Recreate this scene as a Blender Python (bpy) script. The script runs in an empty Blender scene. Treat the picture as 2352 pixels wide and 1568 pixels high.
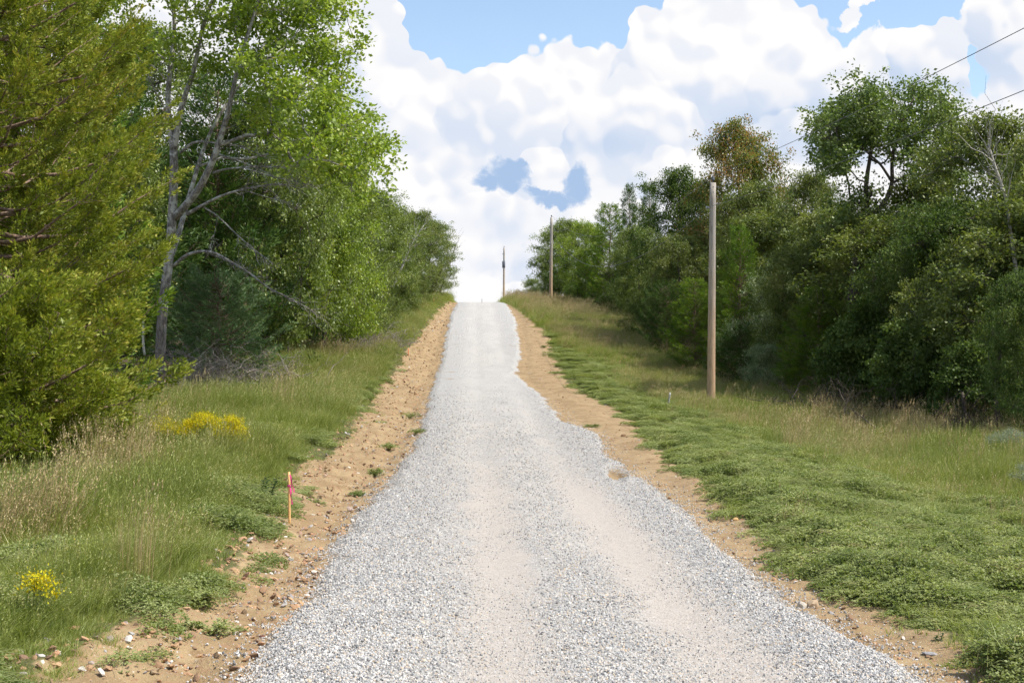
import bpy, math, random
import numpy as np

scene = bpy.context.scene
COL = scene.collection
PI = math.pi

# ------------------------------------------------------------------ camera, light
F = 3267.0            # focal length in pixels of a 2352 px wide frame
HC = 2.3              # camera height
cam_d = bpy.data.cameras.new("camera")
cam_d.lens = F / 2352 * 36
cam_d.sensor_width = 36
cam_d.clip_end = 3000
cam = bpy.data.objects.new("camera", cam_d)
COL.objects.link(cam)
cam.location = (0, 0, HC)
cam.rotation_euler = (math.radians(90), 0, 0)
scene.camera = cam

SUN_EL = math.radians(56)
SUN_AZ = math.radians(103)      # clockwise from +Y (straight up the road)
sun_dir = np.array([math.sin(SUN_AZ) * math.cos(SUN_EL), math.cos(SUN_AZ) * math.cos(SUN_EL), math.sin(SUN_EL)])
sl = bpy.data.lights.new("sun", 'SUN')
sl.energy = 5.0
sl.angle = math.radians(0.5)
sl.color = (1.0, 0.93, 0.82)
so = bpy.data.objects.new("sun", sl)
COL.objects.link(so)
from mathutils import Vector
so.rotation_euler = Vector(sun_dir.tolist()).to_track_quat('Z', 'Y').to_euler()
so.location = (30, -20, 60)

scene.view_settings.view_transform = 'Standard'
scene.view_settings.look = 'None'
scene.view_settings.exposure = 0.38
scene.view_settings.gamma = 1.0
scene.render.engine = 'CYCLES'
scene.cycles.max_bounces = 4
scene.cycles.diffuse_bounces = 2
scene.cycles.transmission_bounces = 2
scene.cycles.adaptive_threshold = 0.03
scene.cycles.glossy_bounces = 1
scene.cycles.use_denoising = True
scene.cycles.caustics_reflective = False
scene.cycles.caustics_refractive = False


class NT:
    """small helper round a node tree"""
    def __init__(s, tree):
        s.t = tree

    def n(s, typ, **kw):
        nd = s.t.nodes.new(typ)
        for k, v in kw.items():
            setattr(nd, k, v)
        return nd

    def put(s, sock, v):
        if v is None:
            return
        if isinstance(v, bpy.types.NodeSocket):
            s.t.links.new(v, sock)
        else:
            try:
                sock.default_value = v
            except Exception:
                sock.default_value = (v[0], v[1], v[2], 1.0)

    def m(s, op, a, b=None, c=None, clamp=False):
        nd = s.n('ShaderNodeMath', operation=op, use_clamp=clamp)
        s.put(nd.inputs[0], a); s.put(nd.inputs[1], b); s.put(nd.inputs[2], c)
        return nd.outputs[0]

    def vm(s, op, a, b=None):
        nd = s.n('ShaderNodeVectorMath', operation=op)
        s.put(nd.inputs[0], a)
        if b is not None:
            s.put(nd.inputs[1], b)
        return nd.outputs['Value'] if op in ('DISTANCE', 'LENGTH', 'DOT_PRODUCT') else nd.outputs[0]

    def mr(s, v, a, b, c=0.0, d=1.0, smooth=True):
        nd = s.n('ShaderNodeMapRange')
        nd.interpolation_type = 'SMOOTHSTEP' if smooth else 'LINEAR'
        s.put(nd.inputs[0], v)
        for i, x in zip((1, 2, 3, 4), (a, b, c, d)):
            s.put(nd.inputs[i], x)
        return nd.outputs[0]

    def noise(s, vec, scale, detail=4, rough=0.55, dist=0.0, color=False):
        nd = s.n('ShaderNodeTexNoise')
        s.put(nd.inputs['Vector'], vec)
        nd.inputs['Scale'].default_value = scale
        nd.inputs['Detail'].default_value = detail
        nd.inputs['Roughness'].default_value = rough
        nd.inputs['Distortion'].default_value = dist
        return nd.outputs['Color' if color else 'Fac']

    def mix(s, f, a, b, blend='MIX'):
        nd = s.n('ShaderNodeMix', data_type='RGBA', blend_type=blend)
        s.put(nd.inputs[0], f)
        s.put(nd.inputs[6], a if isinstance(a, bpy.types.NodeSocket) else (*a[:3], 1))
        s.put(nd.inputs[7], b if isinstance(b, bpy.types.NodeSocket) else (*b[:3], 1))
        return nd.outputs[2]

    def ramp(s, v, stops):
        nd = s.n('ShaderNodeValToRGB')
        cr = nd.color_ramp
        while len(cr.elements) < len(stops):
            cr.elements.new(0.5)
        for e, (p, c) in zip(cr.elements, stops):
            e.position = p
            e.color = (*c[:3], 1)
        s.put(nd.inputs[0], v)
        return nd.outputs[0]


def build_world():
    w = bpy.data.worlds.new("World")
    scene.world = w
    w.use_nodes = True
    w.node_tree.nodes.clear()
    T = NT(w.node_tree)
    out = T.n('ShaderNodeOutputWorld')
    sky = T.n('ShaderNodeTexSky', sky_type='NISHITA')
    sky.sun_disc = False
    sky.sun_elevation = SUN_EL
    sky.sun_rotation = SUN_AZ
    sky.air_density = 1.0
    sky.dust_density = 0.6
    sky.ozone_density = 1.2
    tc = T.n('ShaderNodeTexCoord')
    sep = T.n('ShaderNodeSeparateXYZ')
    T.put(sep.inputs[0], tc.outputs['Generated'])
    yy = T.m('MAXIMUM', T.m('ABSOLUTE', sep.outputs[1]), 0.12)
    u = T.m('DIVIDE', sep.outputs[0], yy)
    v = T.m('DIVIDE', sep.outputs[2], yy)
    cmb = T.n('ShaderNodeCombineXYZ')
    T.put(cmb.inputs[0], u); T.put(cmb.inputs[1], v)
    p = cmb.outputs[0]
    # domain warp: puffy billows of several sizes
    def warp(vec, sc, amp, det):
        c = T.noise(vec, sc, det, 0.6, 0, True)
        d = T.vm('SUBTRACT', c, (0.5, 0.5, 0.5))
        return T.vm('ADD', vec, T.vm('MULTIPLY', d, (amp, amp, 0)))
    pw = warp(p, 9.0, 0.06, 2)
    pw = warp(pw, 30.0, 0.040, 6)

    def blob(vec, cx, cy, rx, ry, wgt, soft=0.55):
        cu, cv = (cx - 1176) / F, (784 - cy) / F
        a = T.vm('SUBTRACT', vec, (cu, cv, 0))
        a = T.vm('MULTIPLY', a, (F / rx, F / ry, 0))
        return T.mr(T.vm('LENGTH', a), 1.0, soft, 0.0, wgt)

    def total(vec, lst):
        acc = None
        for b in lst:
            x = blob(vec, *b)
            acc = x if acc is None else T.m('MAXIMUM', acc, x)
        return acc

    def bumps(vec, sc, det=0.0):
        vo = T.n('ShaderNodeTexVoronoi', feature='SMOOTH_F1')
        T.put(vo.inputs['Vector'], vec)
        vo.inputs['Scale'].default_value = sc
        vo.inputs['Detail'].default_value = det
        vo.inputs['Roughness'].default_value = 0.55
        vo.inputs['Smoothness'].default_value = 0.35
        return vo.outputs['Distance']
    pb = warp(p, 22.0, 0.012, 3)
    puffs = T.m('ADD', T.m('MULTIPLY', bumps(pb, 34.0), .65), T.m('MULTIPLY', bumps(pb, 85.0), .35))
    gap = total(pw, [(1130, 20, 330, 190, 1, .6), (1010, 120, 130, 100, .5, .2), (1420, 0, 200, 120, 1, .5),
                     (1900, 10, 200, 120, 1, .6), (2120, 0, 150, 100, 1, .6), (2235, 150, 60, 110, .8, .3),
                     (1250, -420, 900, 330, .9, .6)])
    # elsewhere on the dome: scattered cloud
    outside = T.mr(T.vm('LENGTH', T.vm('SUBTRACT', p, (0.0, 0.1, 0))), 0.45, 0.8)
    nz = T.noise(p, 3.0, 5, 0.6)
    gap2 = T.m('MULTIPLY', outside, T.mr(nz, 0.40, 0.55))
    puff = total(pw, [(1962, 35, 50, 66, 1, .4), (1975, -10, 66, 26, 1, .4)])
    gap = T.m('MULTIPLY', gap, T.m('SUBTRACT', 1.0, puff))
    gap = T.m('MAXIMUM', gap, gap2)
    gap = T.m('ADD', gap, T.m('MULTIPLY', T.m('SUBTRACT', puffs, .42), T.mr(gap, .02, .3, 0, .75)))
    # billow relief, lit from the upper right
    def relief(vec):
        return T.m('ADD', T.m('MULTIPLY', bumps(vec, 13.0, 2.0), .7), T.m('MULTIPLY', bumps(vec, 30.0, 1.0), .4))
    pr = warp(p, 11.0, 0.03, 3)
    e = T.m('SUBTRACT', relief(T.vm('ADD', pr, (0.005, 0.010, 0))), relief(pr))
    lit = T.mr(e, -0.10, 0.12, 0.0, 1.0, True)
    big = T.noise(T.vm('MULTIPLY', pw, (1, 1.5, 1)), 5.5, 4, 0.55)
    shade = total(pw, [
                       (1690, 290, 120, 95, .62, .0), (1800, 240, 75, 90, .45, .1), (1700, 345, 190, 60, .42, .1), (1560, 220, 60, 60, .2, .1),
                       (1200, 630, 100, 70, .42, .1), (1330, 340, 60, 60, .3, .1), (960, 350, 100, 80, .22, .0), (2150, 170, 120, 60, .25, .0),
                       (1110, 600, 70, 40, .25, .1), (950, 170, 110, 80, .25, .0), (1480, 480, 120, 60, .2, .0), (1650, 480, 80, 60, .25, .1),
                       (1290, 240, 60, 70, .2, .1), (1950, 330, 180, 80, .3, .1), (1850, 180, 90, 50, .25, .0)])
    dark = T.m('ADD', shade, T.m('MULTIPLY', T.mr(big, 0.42, 0.74), 0.22))
    dark = T.m('ADD', dark, T.m('MULTIPLY', T.m('SUBTRACT', 0.60, lit), 0.26), clamp=True)
    # heaped billows, back to front: crisp scalloped upper edge, softly shaded towards the base
    pw2 = warp(p, 12.0, 0.030, 3)
    scal = T.m('MULTIPLY', T.m('SUBTRACT', puffs, .42), 1.15)
    sv = T.n('ShaderNodeSeparateXYZ'); T.put(sv.inputs[0], pw2)
    fine = T.m('MULTIPLY', T.m('SUBTRACT', 0.58, lit), 0.34)
    for (cx, cy, rx, ry, t0, t1, op) in (
            (850, 190, 130, 260, .04, .30, .9), (1000, 400, 250, 260, .02, .28, .8),
            (1680, 190, 290, 250, .0, .42, .95), (1960, 260, 210, 150, .08, .50, .9), (2130, 170, 110, 125, .06, .45, .95), (2360, 110, 150, 190, .05, .40, .95),
            (1330, 330, 250, 260, .0, .30, .95), (1560, 170, 170, 190, .0, .26, .9),
            (1200, 300, 190, 170, .0, .22, .9), (1480, 290, 130, 150, .0, .40, .85), (1380, 300, 110, 120, .03, .5, .7), (1110, 270, 130, 110, .0, .3, .8),
            (1820, 330, 110, 90, .05, .5, .6), (2000, 330, 160, 100, .05, .45, .6), (1520, 420, 110, 90, .0, .3, .85),
            (1250, 385, 60, 60, .0, .1, .95), (900, 480, 200, 130, .0, .25, .8), (1130, 510, 170, 75, .0, .3, .9), (1400, 520, 170, 60, .0, .2, .8), (1060, 600, 100, 60, .0, .35, .7), (1110, 680, 180, 50, .0, .1, .8)):
        cu, cv = (cx - 1176) / F, (784 - cy) / F
        a = T.vm('MULTIPLY', T.vm('SUBTRACT', pw2, (cu, cv, 0)), (F / rx, F / ry, 0))
        ln = T.m('ADD', T.vm('LENGTH', a), T.m('MULTIPLY', scal, min(.9, 75.0 / min(rx, ry))))
        sa = T.n('ShaderNodeSeparateXYZ'); T.put(sa.inputs[0], a)
        h = sa.outputs[1]                      # +1 top, -1 base
        mk = T.m('MULTIPLY', T.mr(ln, 1.03, .93), T.mr(h, -.75, .05, 0, op))
        tone = T.m('ADD', T.mr(T.m('ADD', h, T.m('MULTIPLY', sa.outputs[0], .25)), .75, -.7, t0, min(.8, t1 * 1.45)), fine)
        dk = T.n('ShaderNodeMix', data_type='FLOAT')
        T.put(dk.inputs[0], mk); T.put(dk.inputs[2], dark); T.put(dk.inputs[3], tone)
        dark = dk.outputs[0]
        gap = T.m('MULTIPLY', gap, T.m('SUBTRACT', 1.0, mk))
    pslot = warp(warp(p, 20.0, .022, 3), 70.0, .022, 5)
    slot = total(pslot, [(1165, 402, 78, 64, 1, .25), (1140, 425, 115, 38, .95, .15), (1040, 412, 90, 24, .6, .0), (1330, 422, 62, 82, 1, .25), (1285, 456, 125, 30, .95, .15), (1228, 442, 60, 32, .9, .1)])
    lobe = total(pslot, [(1256, 385, 42, 52, 1, .6), (1240, 345, 60, 44, 1, .6)])
    slot = T.m('MULTIPLY', T.mr(T.m('SUBTRACT', slot, T.m('MULTIPLY', T.m('SUBTRACT', puffs, .42), 1.0)), .04, .80, 0, .95), T.m('SUBTRACT', 1.0, lobe))
    dark = T.m('MAXIMUM', dark, slot)
    cloud = T.ramp(dark, [(0.0, (0.775, 0.77, 0.77)), (0.18, (0.70, 0.71, 0.745)), (0.55, (0.52, 0.585, 0.70)), (1.0, (0.295, 0.42, 0.62))])
    cb = T.n('ShaderNodeBackground'); T.put(cb.inputs[0], cloud); cb.inputs[1].default_value = 1.0
    sb = T.n('ShaderNodeBackground'); T.put(sb.inputs[0], sky.outputs[0]); sb.inputs[1].default_value = 0.15
    mx = T.n('ShaderNodeMixShader')
    hz = T.m('MULTIPLY', T.mr(gap, 0.22, 0.48), 0.95)
    T.put(mx.inputs[0], hz)
    w.node_tree.links.new(cb.outputs[0], mx.inputs[1])
    w.node_tree.links.new(sb.outputs[0], mx.inputs[2])
    w.node_tree.links.new(mx.outputs[0], out.inputs[0])
    w.cycles.sampling_method = 'MANUAL'
    w.cycles.sample_map_resolution = 512


build_world()

# ------------------------------------------------------------------ terrain maths
_rs = np.random.RandomState(7)
_lat = _rs.rand(256, 256)


def vnoise(x, y):
    xi = np.floor(x).astype(int); yi = np.floor(y).astype(int)
    fx = x - xi; fy = y - yi
    fx = fx * fx * (3 - 2 * fx); fy = fy * fy * (3 - 2 * fy)
    a = _lat[xi & 255, yi & 255]; b = _lat[(xi + 1) & 255, yi & 255]
    c = _lat[xi & 255, (yi + 1) & 255]; d = _lat[(xi + 1) & 255, (yi + 1) & 255]
    return (a * (1 - fx) + b * fx) * (1 - fy) + (c * (1 - fx) + d * fx) * fy


def fbm(x, y, oct=4):
    s = 0; a = 0.5; t = 0
    for i in range(oct):
        s = s + a * vnoise(x + 17.3 * i, y - 9.1 * i); t += a
        x = x * 2.03; y = y * 2.03; a *= 0.5
    return s / t - 0.5


def sstep(a, b, x):
    t = np.clip((x - a) / (b - a), 0, 1)
    return t * t * (3 - 2 * t)


PY = [-60, 0, 9.5, 18.7, 26, 36, 44.9, 54, 60, 66, 72, 82, 90, 100, 110, 120, 128, 135, 142, 150, 170, 200, 240, 320, 700]
PZ = [-2.0, -2.25, -2.27, -2.40, -2.50, -2.40, -2.24, -2.08, -1.95, -1.72, -1.42, -.78, -.08, .80, 1.68, 2.55, 3.18, 3.60, 3.83, 4.0, 4.35, 4.9, 5.6, 6.4, 7.0]
_yf = np.linspace(-60, 700, 7601)
_zf = np.interp(_yf, PY, PZ)
_k = np.hanning(61); _k /= _k.sum()
_zs = np.convolve(np.pad(_zf, 30, mode='edge'), _k, 'valid')


def prof(Y):
    return np.interp(Y, _yf, _zs)


_Yl = np.linspace(5, 140, 1400)
_yl = 784 - F * prof(_Yl) / _Yl


def Y_of_row(y):
    return float(np.interp(-y, -_yl, _Yl))


# picture rows -> gravel and grass edges (pixels), turned into metres once
ROWS = [(1568, 590, 2100, 90, 2330), (1500, 612, 1990, 240, 2230), (1400, 690, 1835, 440, 2010), (1300, 760, 1690, 560, 1850),
        (1200, 822, 1585, 612, 1715), (1100, 900, 1475, 690, 1605), (1050, 940, 1395, 750, 1530), (1000, 965, 1362, 805, 1490),
        (945, 980, 1275, 850, 1430), (900, 990, 1235, 880, 1340), (870, 1000, 1192, 905, 1300), (840, 1013, 1186, 922, 1290), (820, 1016, 1196, 935, 1270),
        (780, 1022, 1192, 965, 1275), (740, 1031, 1185, 990, 1225), (710, 1042, 1170, 1014, 1190), (697, 1052, 1160, 1036, 1166)]
_t = []
for (y, a, b, c, d) in ROWS:
    Yw = Y_of_row(y)
    _t.append([Yw] + [(q - 1176) / F * Yw for q in (a, b, c, d)])
_t = np.array(_t)
_c0 = 0.7 - 0.0272 * _t[:, 0]
EY = np.concatenate([[-60, 0], _t[:, 0], [700]])
ES = []
for j in range(4):
    s = _t[:, 1 + j] - _c0
    ES.append(np.concatenate([[s[0]] * 2, s, [s[-1]]]))


def cen(Y):
    return 0.7 - 0.0272 * np.asarray(Y, float)


def edge(j, Y):
    return np.interp(Y, EY, ES[j])


def height(X, Y, micro=True):
    """ground height (world z)"""
    X = np.asarray(X, float); Y = np.asarray(Y, float)
    s = X - cen(Y)
    z = prof(Y)
    gl, gr = edge(0, Y), edge(1, Y)
    el, er = edge(2, Y), edge(3, Y)
    z = z - 0.6 * sstep(2.6, 9.5, s)
    bank = np.interp(Y, [0, 20, 50, 85, 140], [.12, .16, .22, .48, .42])
    z = z + bank * sstep(-(el + 0.8) * 0 + 0, 1, (-(s) - (-(el)) * 0.9) / 2.2 + 0.35)
    # shallow ditches beside the gravel
    dl = (gl + el) / 2
    z = z - 0.10 * np.exp(-((s - (gl - 0.45)) / 0.4) ** 2)
    z = z - 0.06 * np.exp(-((s - (gr + 0.35)) / 0.35) ** 2)
    grass = np.maximum(sstep(er - .3, er + .6, s), sstep(-(el) - .3, -(el) + .6, -s))
    z = z + grass * (0.05 + 0.10 * fbm(X * .5, Y * .5, 3))
    if micro:
        dirt = (1 - sstep(-.25, 0, np.minimum(s - gl, gr - s))) * (1 - grass)
        n = fbm(X * 5, Y * 5, 4)
        left = s < 0
        rg = 1 - 2 * np.abs(fbm(X * 2.2 + 5, Y * 1.6, 4))
        z = z + dirt * (np.where(left, .22, .10) * n + np.where(left, .07, .02) * (rg - .75) + .06 * np.abs(fbm(X * 17, Y * 17, 3)) + 0.02)
    return z + HC


def at(px, row, lift=0.0):
    """ground point seen at picture pixel (px, row)"""
    ys = np.concatenate([np.linspace(6, 60, 2200), np.linspace(60, 240, 2600)])
    xs = (px - 1176) / F * ys
    zr = HC + (784 - row) / F * ys
    d = height(xs, ys, False) - zr
    i = int(np.argmax(d > 0)) if (d > 0).any() else len(ys) - 1
    return float(xs[i]), float(ys[i]), float(height(xs[i], ys[i], False))


def PX(px, row, Y):
    return np.array([(px - 1176) / F * Y, Y, HC + (784 - row) / F * Y])


# ------------------------------------------------------------------ mesh helpers
def np_mesh(name, verts, faces, mat=None, smooth=False, attrs=None):
    """faces: (N,k) int array (all the same size) or list of such arrays"""
    verts = np.ascontiguousarray(verts, dtype=np.float32)
    if not isinstance(faces, list):
        faces = [faces]
    faces = [f for f in faces if len(f)]
    me = bpy.data.meshes.new(name)
    me.vertices.add(len(verts))
    me.vertices.foreach_set('co', verts.ravel())
    if faces:
        nl = sum(f.size for f in faces)
        nf = sum(len(f) for f in faces)
        me.loops.add(nl)
        me.polygons.add(nf)
        me.loops.foreach_set('vertex_index', np.concatenate([f.ravel() for f in faces]).astype(np.int32))
        tot = np.concatenate([np.full(len(f), f.shape[1]) for f in faces]).astype(np.int32)
        st = np.concatenate([[0], np.cumsum(tot)[:-1]]).astype(np.int32)
        me.polygons.foreach_set('loop_start', st)
        me.polygons.foreach_set('loop_total', tot)
        if smooth:
            me.polygons.foreach_set('use_smooth', np.ones(nf, bool))
    if attrs:
        for k, a in attrs.items():
            a = np.asarray(a)
            if a.ndim == 2:
                at_ = me.attributes.new(k, 'FLOAT_VECTOR', 'POINT')
                at_.data.foreach_set('vector', a.astype(np.float32).ravel())
            elif a.dtype.kind == 'i':
                at_ = me.attributes.new(k, 'INT', 'POINT')
                at_.data.foreach_set('value', a.astype(np.int32))
            else:
                at_ = me.attributes.new(k, 'FLOAT', 'POINT')
                at_.data.foreach_set('value', a.astype(np.float32))
    me.update(calc_edges=True)
    if mat:
        me.materials.append(mat)
    return me


class MB:
    """collects verts and polygons of mixed sizes"""
    def __init__(s):
        s.v = []; s.f = {}; s.a = []; s.n = 0

    def add(s, v, f, val=0.5):
        v = np.asarray(v, float); f = np.asarray(f, int)
        s.f.setdefault(f.shape[1], []).append(f + s.n)
        s.v.append(v); s.n += len(v)
        s.a.append(np.broadcast_to(np.asarray(val, float), (len(v),)))

    def tube(s, pts, rad, sides=6, cap=True, val=0.5):
        pts = np.asarray(pts, float); rad = np.broadcast_to(np.asarray(rad, float), (len(pts),))
        t = np.gradient(pts, axis=0)
        t /= np.linalg.norm(t, axis=1)[:, None] + 1e-9
        ref = np.array([0.31, 0.95, 0.05]) if abs(t[0, 2]) > .7 else np.array([0.02, 0.03, 1.0])
        a = np.cross(t, ref); a /= np.linalg.norm(a, axis=1)[:, None] + 1e-9
        b = np.cross(t, a)
        th = np.arange(sides) / sides * 2 * PI
        ring = (a[:, None, :] * np.cos(th)[None, :, None] + b[:, None, :] * np.sin(th)[None, :, None]) * rad[:, None, None]
        v = (pts[:, None, :] + ring).reshape(-1, 3)
        i = np.arange(len(pts) - 1)[:, None] * sides + np.arange(sides)[None, :]
        j = np.arange(len(pts) - 1)[:, None] * sides + (np.arange(sides) + 1)[None, :] % sides
        f = np.stack([i, j, j + sides, i + sides], -1).reshape(-1, 4)
        base = s.n
        s.add(v, f[:, ::-1], val)
        if cap:
            s.f.setdefault(sides, []).append(np.array([[base + k for k in range(sides)]]))
            s.f.setdefault(sides, []).append(np.array([[base + len(v) - 1 - k for k in range(sides)]]))

    def box(s, c, size, rz=0.0, tilt=(0, 0), val=0.5):
        x, y, z = np.array(size) / 2
        v = np.array([[-x, -y, -z], [x, -y, -z], [x, y, -z], [-x, y, -z], [-x, -y, z], [x, -y, z], [x, y, z], [-x, y, z]])
        f = np.array([[0, 3, 2, 1], [4, 5, 6, 7], [0, 1, 5, 4], [1, 2, 6, 5], [2, 3, 7, 6], [3, 0, 4, 7]])
        v[:, 0] += v[:, 2] * tilt[0]; v[:, 1] += v[:, 2] * tilt[1]
        c_, s_ = math.cos(rz), math.sin(rz)
        v = np.stack([v[:, 0] * c_ - v[:, 1] * s_, v[:, 0] * s_ + v[:, 1] * c_, v[:, 2]], 1) + np.asarray(c)
        s.add(v, f, val)

    def leaves(s, P, size, D, N, width=0.55, val=None, bend=0.0):
        """diamond leaves: P base points, D direction, N normal"""
        D = D / (np.linalg.norm(D, axis=1)[:, None] + 1e-9)
        S = np.cross(D, N); S /= np.linalg.norm(S, axis=1)[:, None] + 1e-9
        size = np.broadcast_to(size, (len(P),))[:, None]
        w = width * size / 2
        Nn = np.cross(S, D)
        v = np.stack([P, P + D * size * .45 + S * w, P + D * size - Nn * size * bend, P + D * size * .45 - S * w], 1).reshape(-1, 3)
        f = np.arange(len(P) * 4).reshape(-1, 4)
        val = np.repeat(val if val is not None else np.full(len(P), .5), 4)
        s.add(v, f, val)

    def mesh(s, name, mat=None, smooth=False):
        fs = [np.concatenate(x) for x in s.f.values()]
        return np_mesh(name, np.concatenate(s.v), fs, mat, smooth, {'tint': np.concatenate(s.a)})


def link(name, me, parent=None, loc=None, label=None):
    o = bpy.data.objects.new(name, me)
    COL.objects.link(o)
    if parent is not None:
        o.parent = parent
    if loc is not None:
        o.location = loc
    if label:
        o['label'] = label
    return o


def root(name, label, cat, loc=(0, 0, 0), rz=0.0, group=None, sc=(1, 1, 1)):
    o = link(name, None, loc=tuple(float(c) for c in loc))
    o.rotation_euler = (0, 0, rz); o.scale = sc
    o.empty_display_size = 0.3
    return tag(o, label, cat, group)


def tag(o, label=None, cat=None, group=None, kind=None):
    if label: o['label'] = label
    if cat: o['category'] = cat
    if group: o['group'] = group
    if kind: o['kind'] = kind
    return o


# ------------------------------------------------------------------ materials
def new_mat(name):
    m = bpy.data.materials.new(name)
    m.use_nodes = True
    m.node_tree.nodes.clear()
    T = NT(m.node_tree)
    out = T.n('ShaderNodeOutputMaterial')
    return m, T, out


LEAF_GAIN = 1.28


def leaf_mat(name, stops, trans=0.35, gloss=0.06, rough=0.45, inst=False, nsc=0.55, nam=0.7, tcol=(1.25, 1.35, 0.55)):
    m, T, out = new_mat(name)
    a = T.n('ShaderNodeAttribute', attribute_name='tint')
    v = a.outputs['Fac']
    if inst:
        oi = T.n('ShaderNodeObjectInfo')
        v = T.m('ADD', T.m('MULTIPLY', v, 0.6), T.m('MULTIPLY', oi.outputs['Random'], 0.4))
    g = T.n('ShaderNodeNewGeometry')
    v = T.m('ADD', v, T.m('MULTIPLY', T.m('SUBTRACT', T.noise(g.outputs['Position'], nsc, 4), 0.5), nam), clamp=True)
    stops = [(q, tuple(min(.6, c * LEAF_GAIN) for c in k)) for q, k in stops]
    col = T.ramp(v, stops)
    d = T.n('ShaderNodeBsdfDiffuse'); T.put(d.inputs[0], col)
    t = T.n('ShaderNodeBsdfTranslucent'); T.put(t.inputs[0], T.mix(1.0, col, tcol, 'MULTIPLY'))
    gl = T.n('ShaderNodeBsdfGlossy'); gl.inputs[0].default_value = (.5, .55, .48, 1); gl.inputs[1].default_value = rough
    L = m.node_tree.links
    m1 = T.n('ShaderNodeMixShader'); m1.inputs[0].default_value = trans
    L.new(d.outputs[0], m1.inputs[1]); L.new(t.outputs[0], m1.inputs[2])
    m2 = T.n('ShaderNodeMixShader'); m2.inputs[0].default_value = gloss
    L.new(m1.outputs[0], m2.inputs[1]); L.new(gl.outputs[0], m2.inputs[2])
    L.new(m2.outputs[0], out.inputs[0])
    return m


def pbr(name, col, rough=0.8, build=None):
    m, T, out = new_mat(name)
    p = T.n('ShaderNodeBsdfPrincipled')
    p.inputs['Roughness'].default_value = rough
    p.inputs['Specular IOR Level'].default_value = 0.25
    if build:
        build(T, p)
    else:
        T.put(p.inputs['Base Color'], (*col, 1))
    m.node_tree.links.new(p.outputs[0], out.inputs[0])
    return m


def bump(T, p, h, strength=0.5, dist=0.02):
    b = T.n('ShaderNodeBump')
    b.inputs['Strength'].default_value = strength
    b.inputs['Distance'].default_value = dist
    T.put(b.inputs['Height'], h)
    T.t.links.new(b.outputs[0], p.inputs['Normal'])


def bark_mat(name, c1, c2, c3=None, scale=6.0):
    def f(T, p):
        tc = T.n('ShaderNodeTexCoord')
        zs = T.n('ShaderNodeSeparateXYZ'); T.put(zs.inputs[0], tc.outputs['Object'])
        st = T.vm('MULTIPLY', tc.outputs['Object'], (1, 1, .25))
        n1 = T.noise(st, scale * 3, 5, 0.65)
        n2 = T.noise(tc.outputs['Object'], scale * .6, 4, 0.6)
        col = T.mix(T.mr(n1, .35, .65), c1, c2)
        if c3:
            col = T.mix(T.m('MULTIPLY', T.mr(n2, .48, .60), T.mr(zs.outputs[2], .5, 6.0, .25, 1.0)), col, c3)
            col = T.mix(T.mr(zs.outputs[2], 5.5, .5, 0, .55), col, (.11, .075, .06))
        T.put(p.inputs['Base Color'], col)
        bump(T, p, n1, 0.8, 0.03)
    return pbr(name, c1, .9, f)


M = {}
G = lambda *a: a
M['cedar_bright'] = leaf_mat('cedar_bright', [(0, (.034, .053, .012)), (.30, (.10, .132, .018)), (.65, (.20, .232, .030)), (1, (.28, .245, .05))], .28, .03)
M['cedar_low'] = leaf_mat('cedar_low', [(0, (.05, .08, .014)), (.5, (.14, .19, .02)), (1, (.23, .26, .03))], .28, .03)
M['cedar_dark'] = leaf_mat('cedar_dark', [(0, (.02, .045, .014)), (.5, (.055, .105, .028)), (1, (.10, .15, .04))], .2, .03)
M['cedar_mid'] = leaf_mat('cedar_mid', [(0, (.035, .08, .014)), (.5, (.09, .16, .022)), (1, (.18, .23, .03))], .25, .03)
M['cedar_blue'] = leaf_mat('cedar_blue', [(0, (.045, .085, .04)), (.5, (.10, .165, .07)), (1, (.15, .22, .10))], .2, .03)
M['leaf_fresh'] = leaf_mat('leaf_fresh', [(0, (.08, .125, .016)), (.5, (.18, .25, .03)), (.9, (.28, .33, .05)), (1, (.30, .27, .06))], .42, .07)
M['leaf_green'] = leaf_mat('leaf_green', [(0, (.045, .075, .018)), (.5, (.115, .155, .035)), (1, (.20, .235, .06))], .38, .07)
M['leaf_dark'] = leaf_mat('leaf_dark', [(0, (.018, .034, .010)), (.5, (.058, .095, .025)), (1, (.13, .17, .052))], .3, .02)
M['leaf_olive'] = leaf_mat('leaf_olive', [(0, (.035, .052, .014)), (.5, (.105, .138, .034)), (1, (.20, .21, .06))], .35, .06)
M['leaf_russet'] = leaf_mat('leaf_russet', [(0, (.055, .08, .018)), (.45, (.12, .155, .035)), (.68, (.22, .17, .05)), (.85, (.30, .14, .05)), (1, (.20, .18, .06))], .35, .06)
M['leaf_oak'] = leaf_mat('leaf_oak', [(0, (.04, .068, .02)), (.5, (.095, .14, .036)), (1, (.18, .22, .07))], .32, .07)
M['leaf_silver'] = leaf_mat('leaf_silver', [(0, (.07, .11, .04)), (.5, (.16, .21, .10)), (1, (.33, .37, .24))], .3, .08)
M['grass'] = leaf_mat('grass', [(0, (.07, .10, .025)), (.35, (.185, .225, .055)), (.68, (.25, .27, .08)), (.88, (.33, .30, .14)), (1, (.42, .36, .20))], .3, .04, inst=True, nsc=.9, nam=.9)
M['grass_pale'] = leaf_mat('grass_pale', [(0, (.09, .14, .035)), (.35, (.18, .23, .06)), (.65, (.27, .27, .11)), (1, (.42, .35, .19))], .3, .04, inst=True, nsc=.9, nam=.9)
M['straw'] = leaf_mat('straw', [(0, (.20, .15, .07)), (.5, (.34, .26, .13)), (1, (.46, .37, .21))], .25, .04, inst=True, tcol=(1, .95, .8))
M['weed'] = leaf_mat('weed', [(0, (.085, .12, .038)), (.5, (.18, .215, .082)), (.85, (.26, .285, .12)), (1, (.31, .28, .14))], .3, .02, inst=True, nsc=1.6, nam=1.1)
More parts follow.
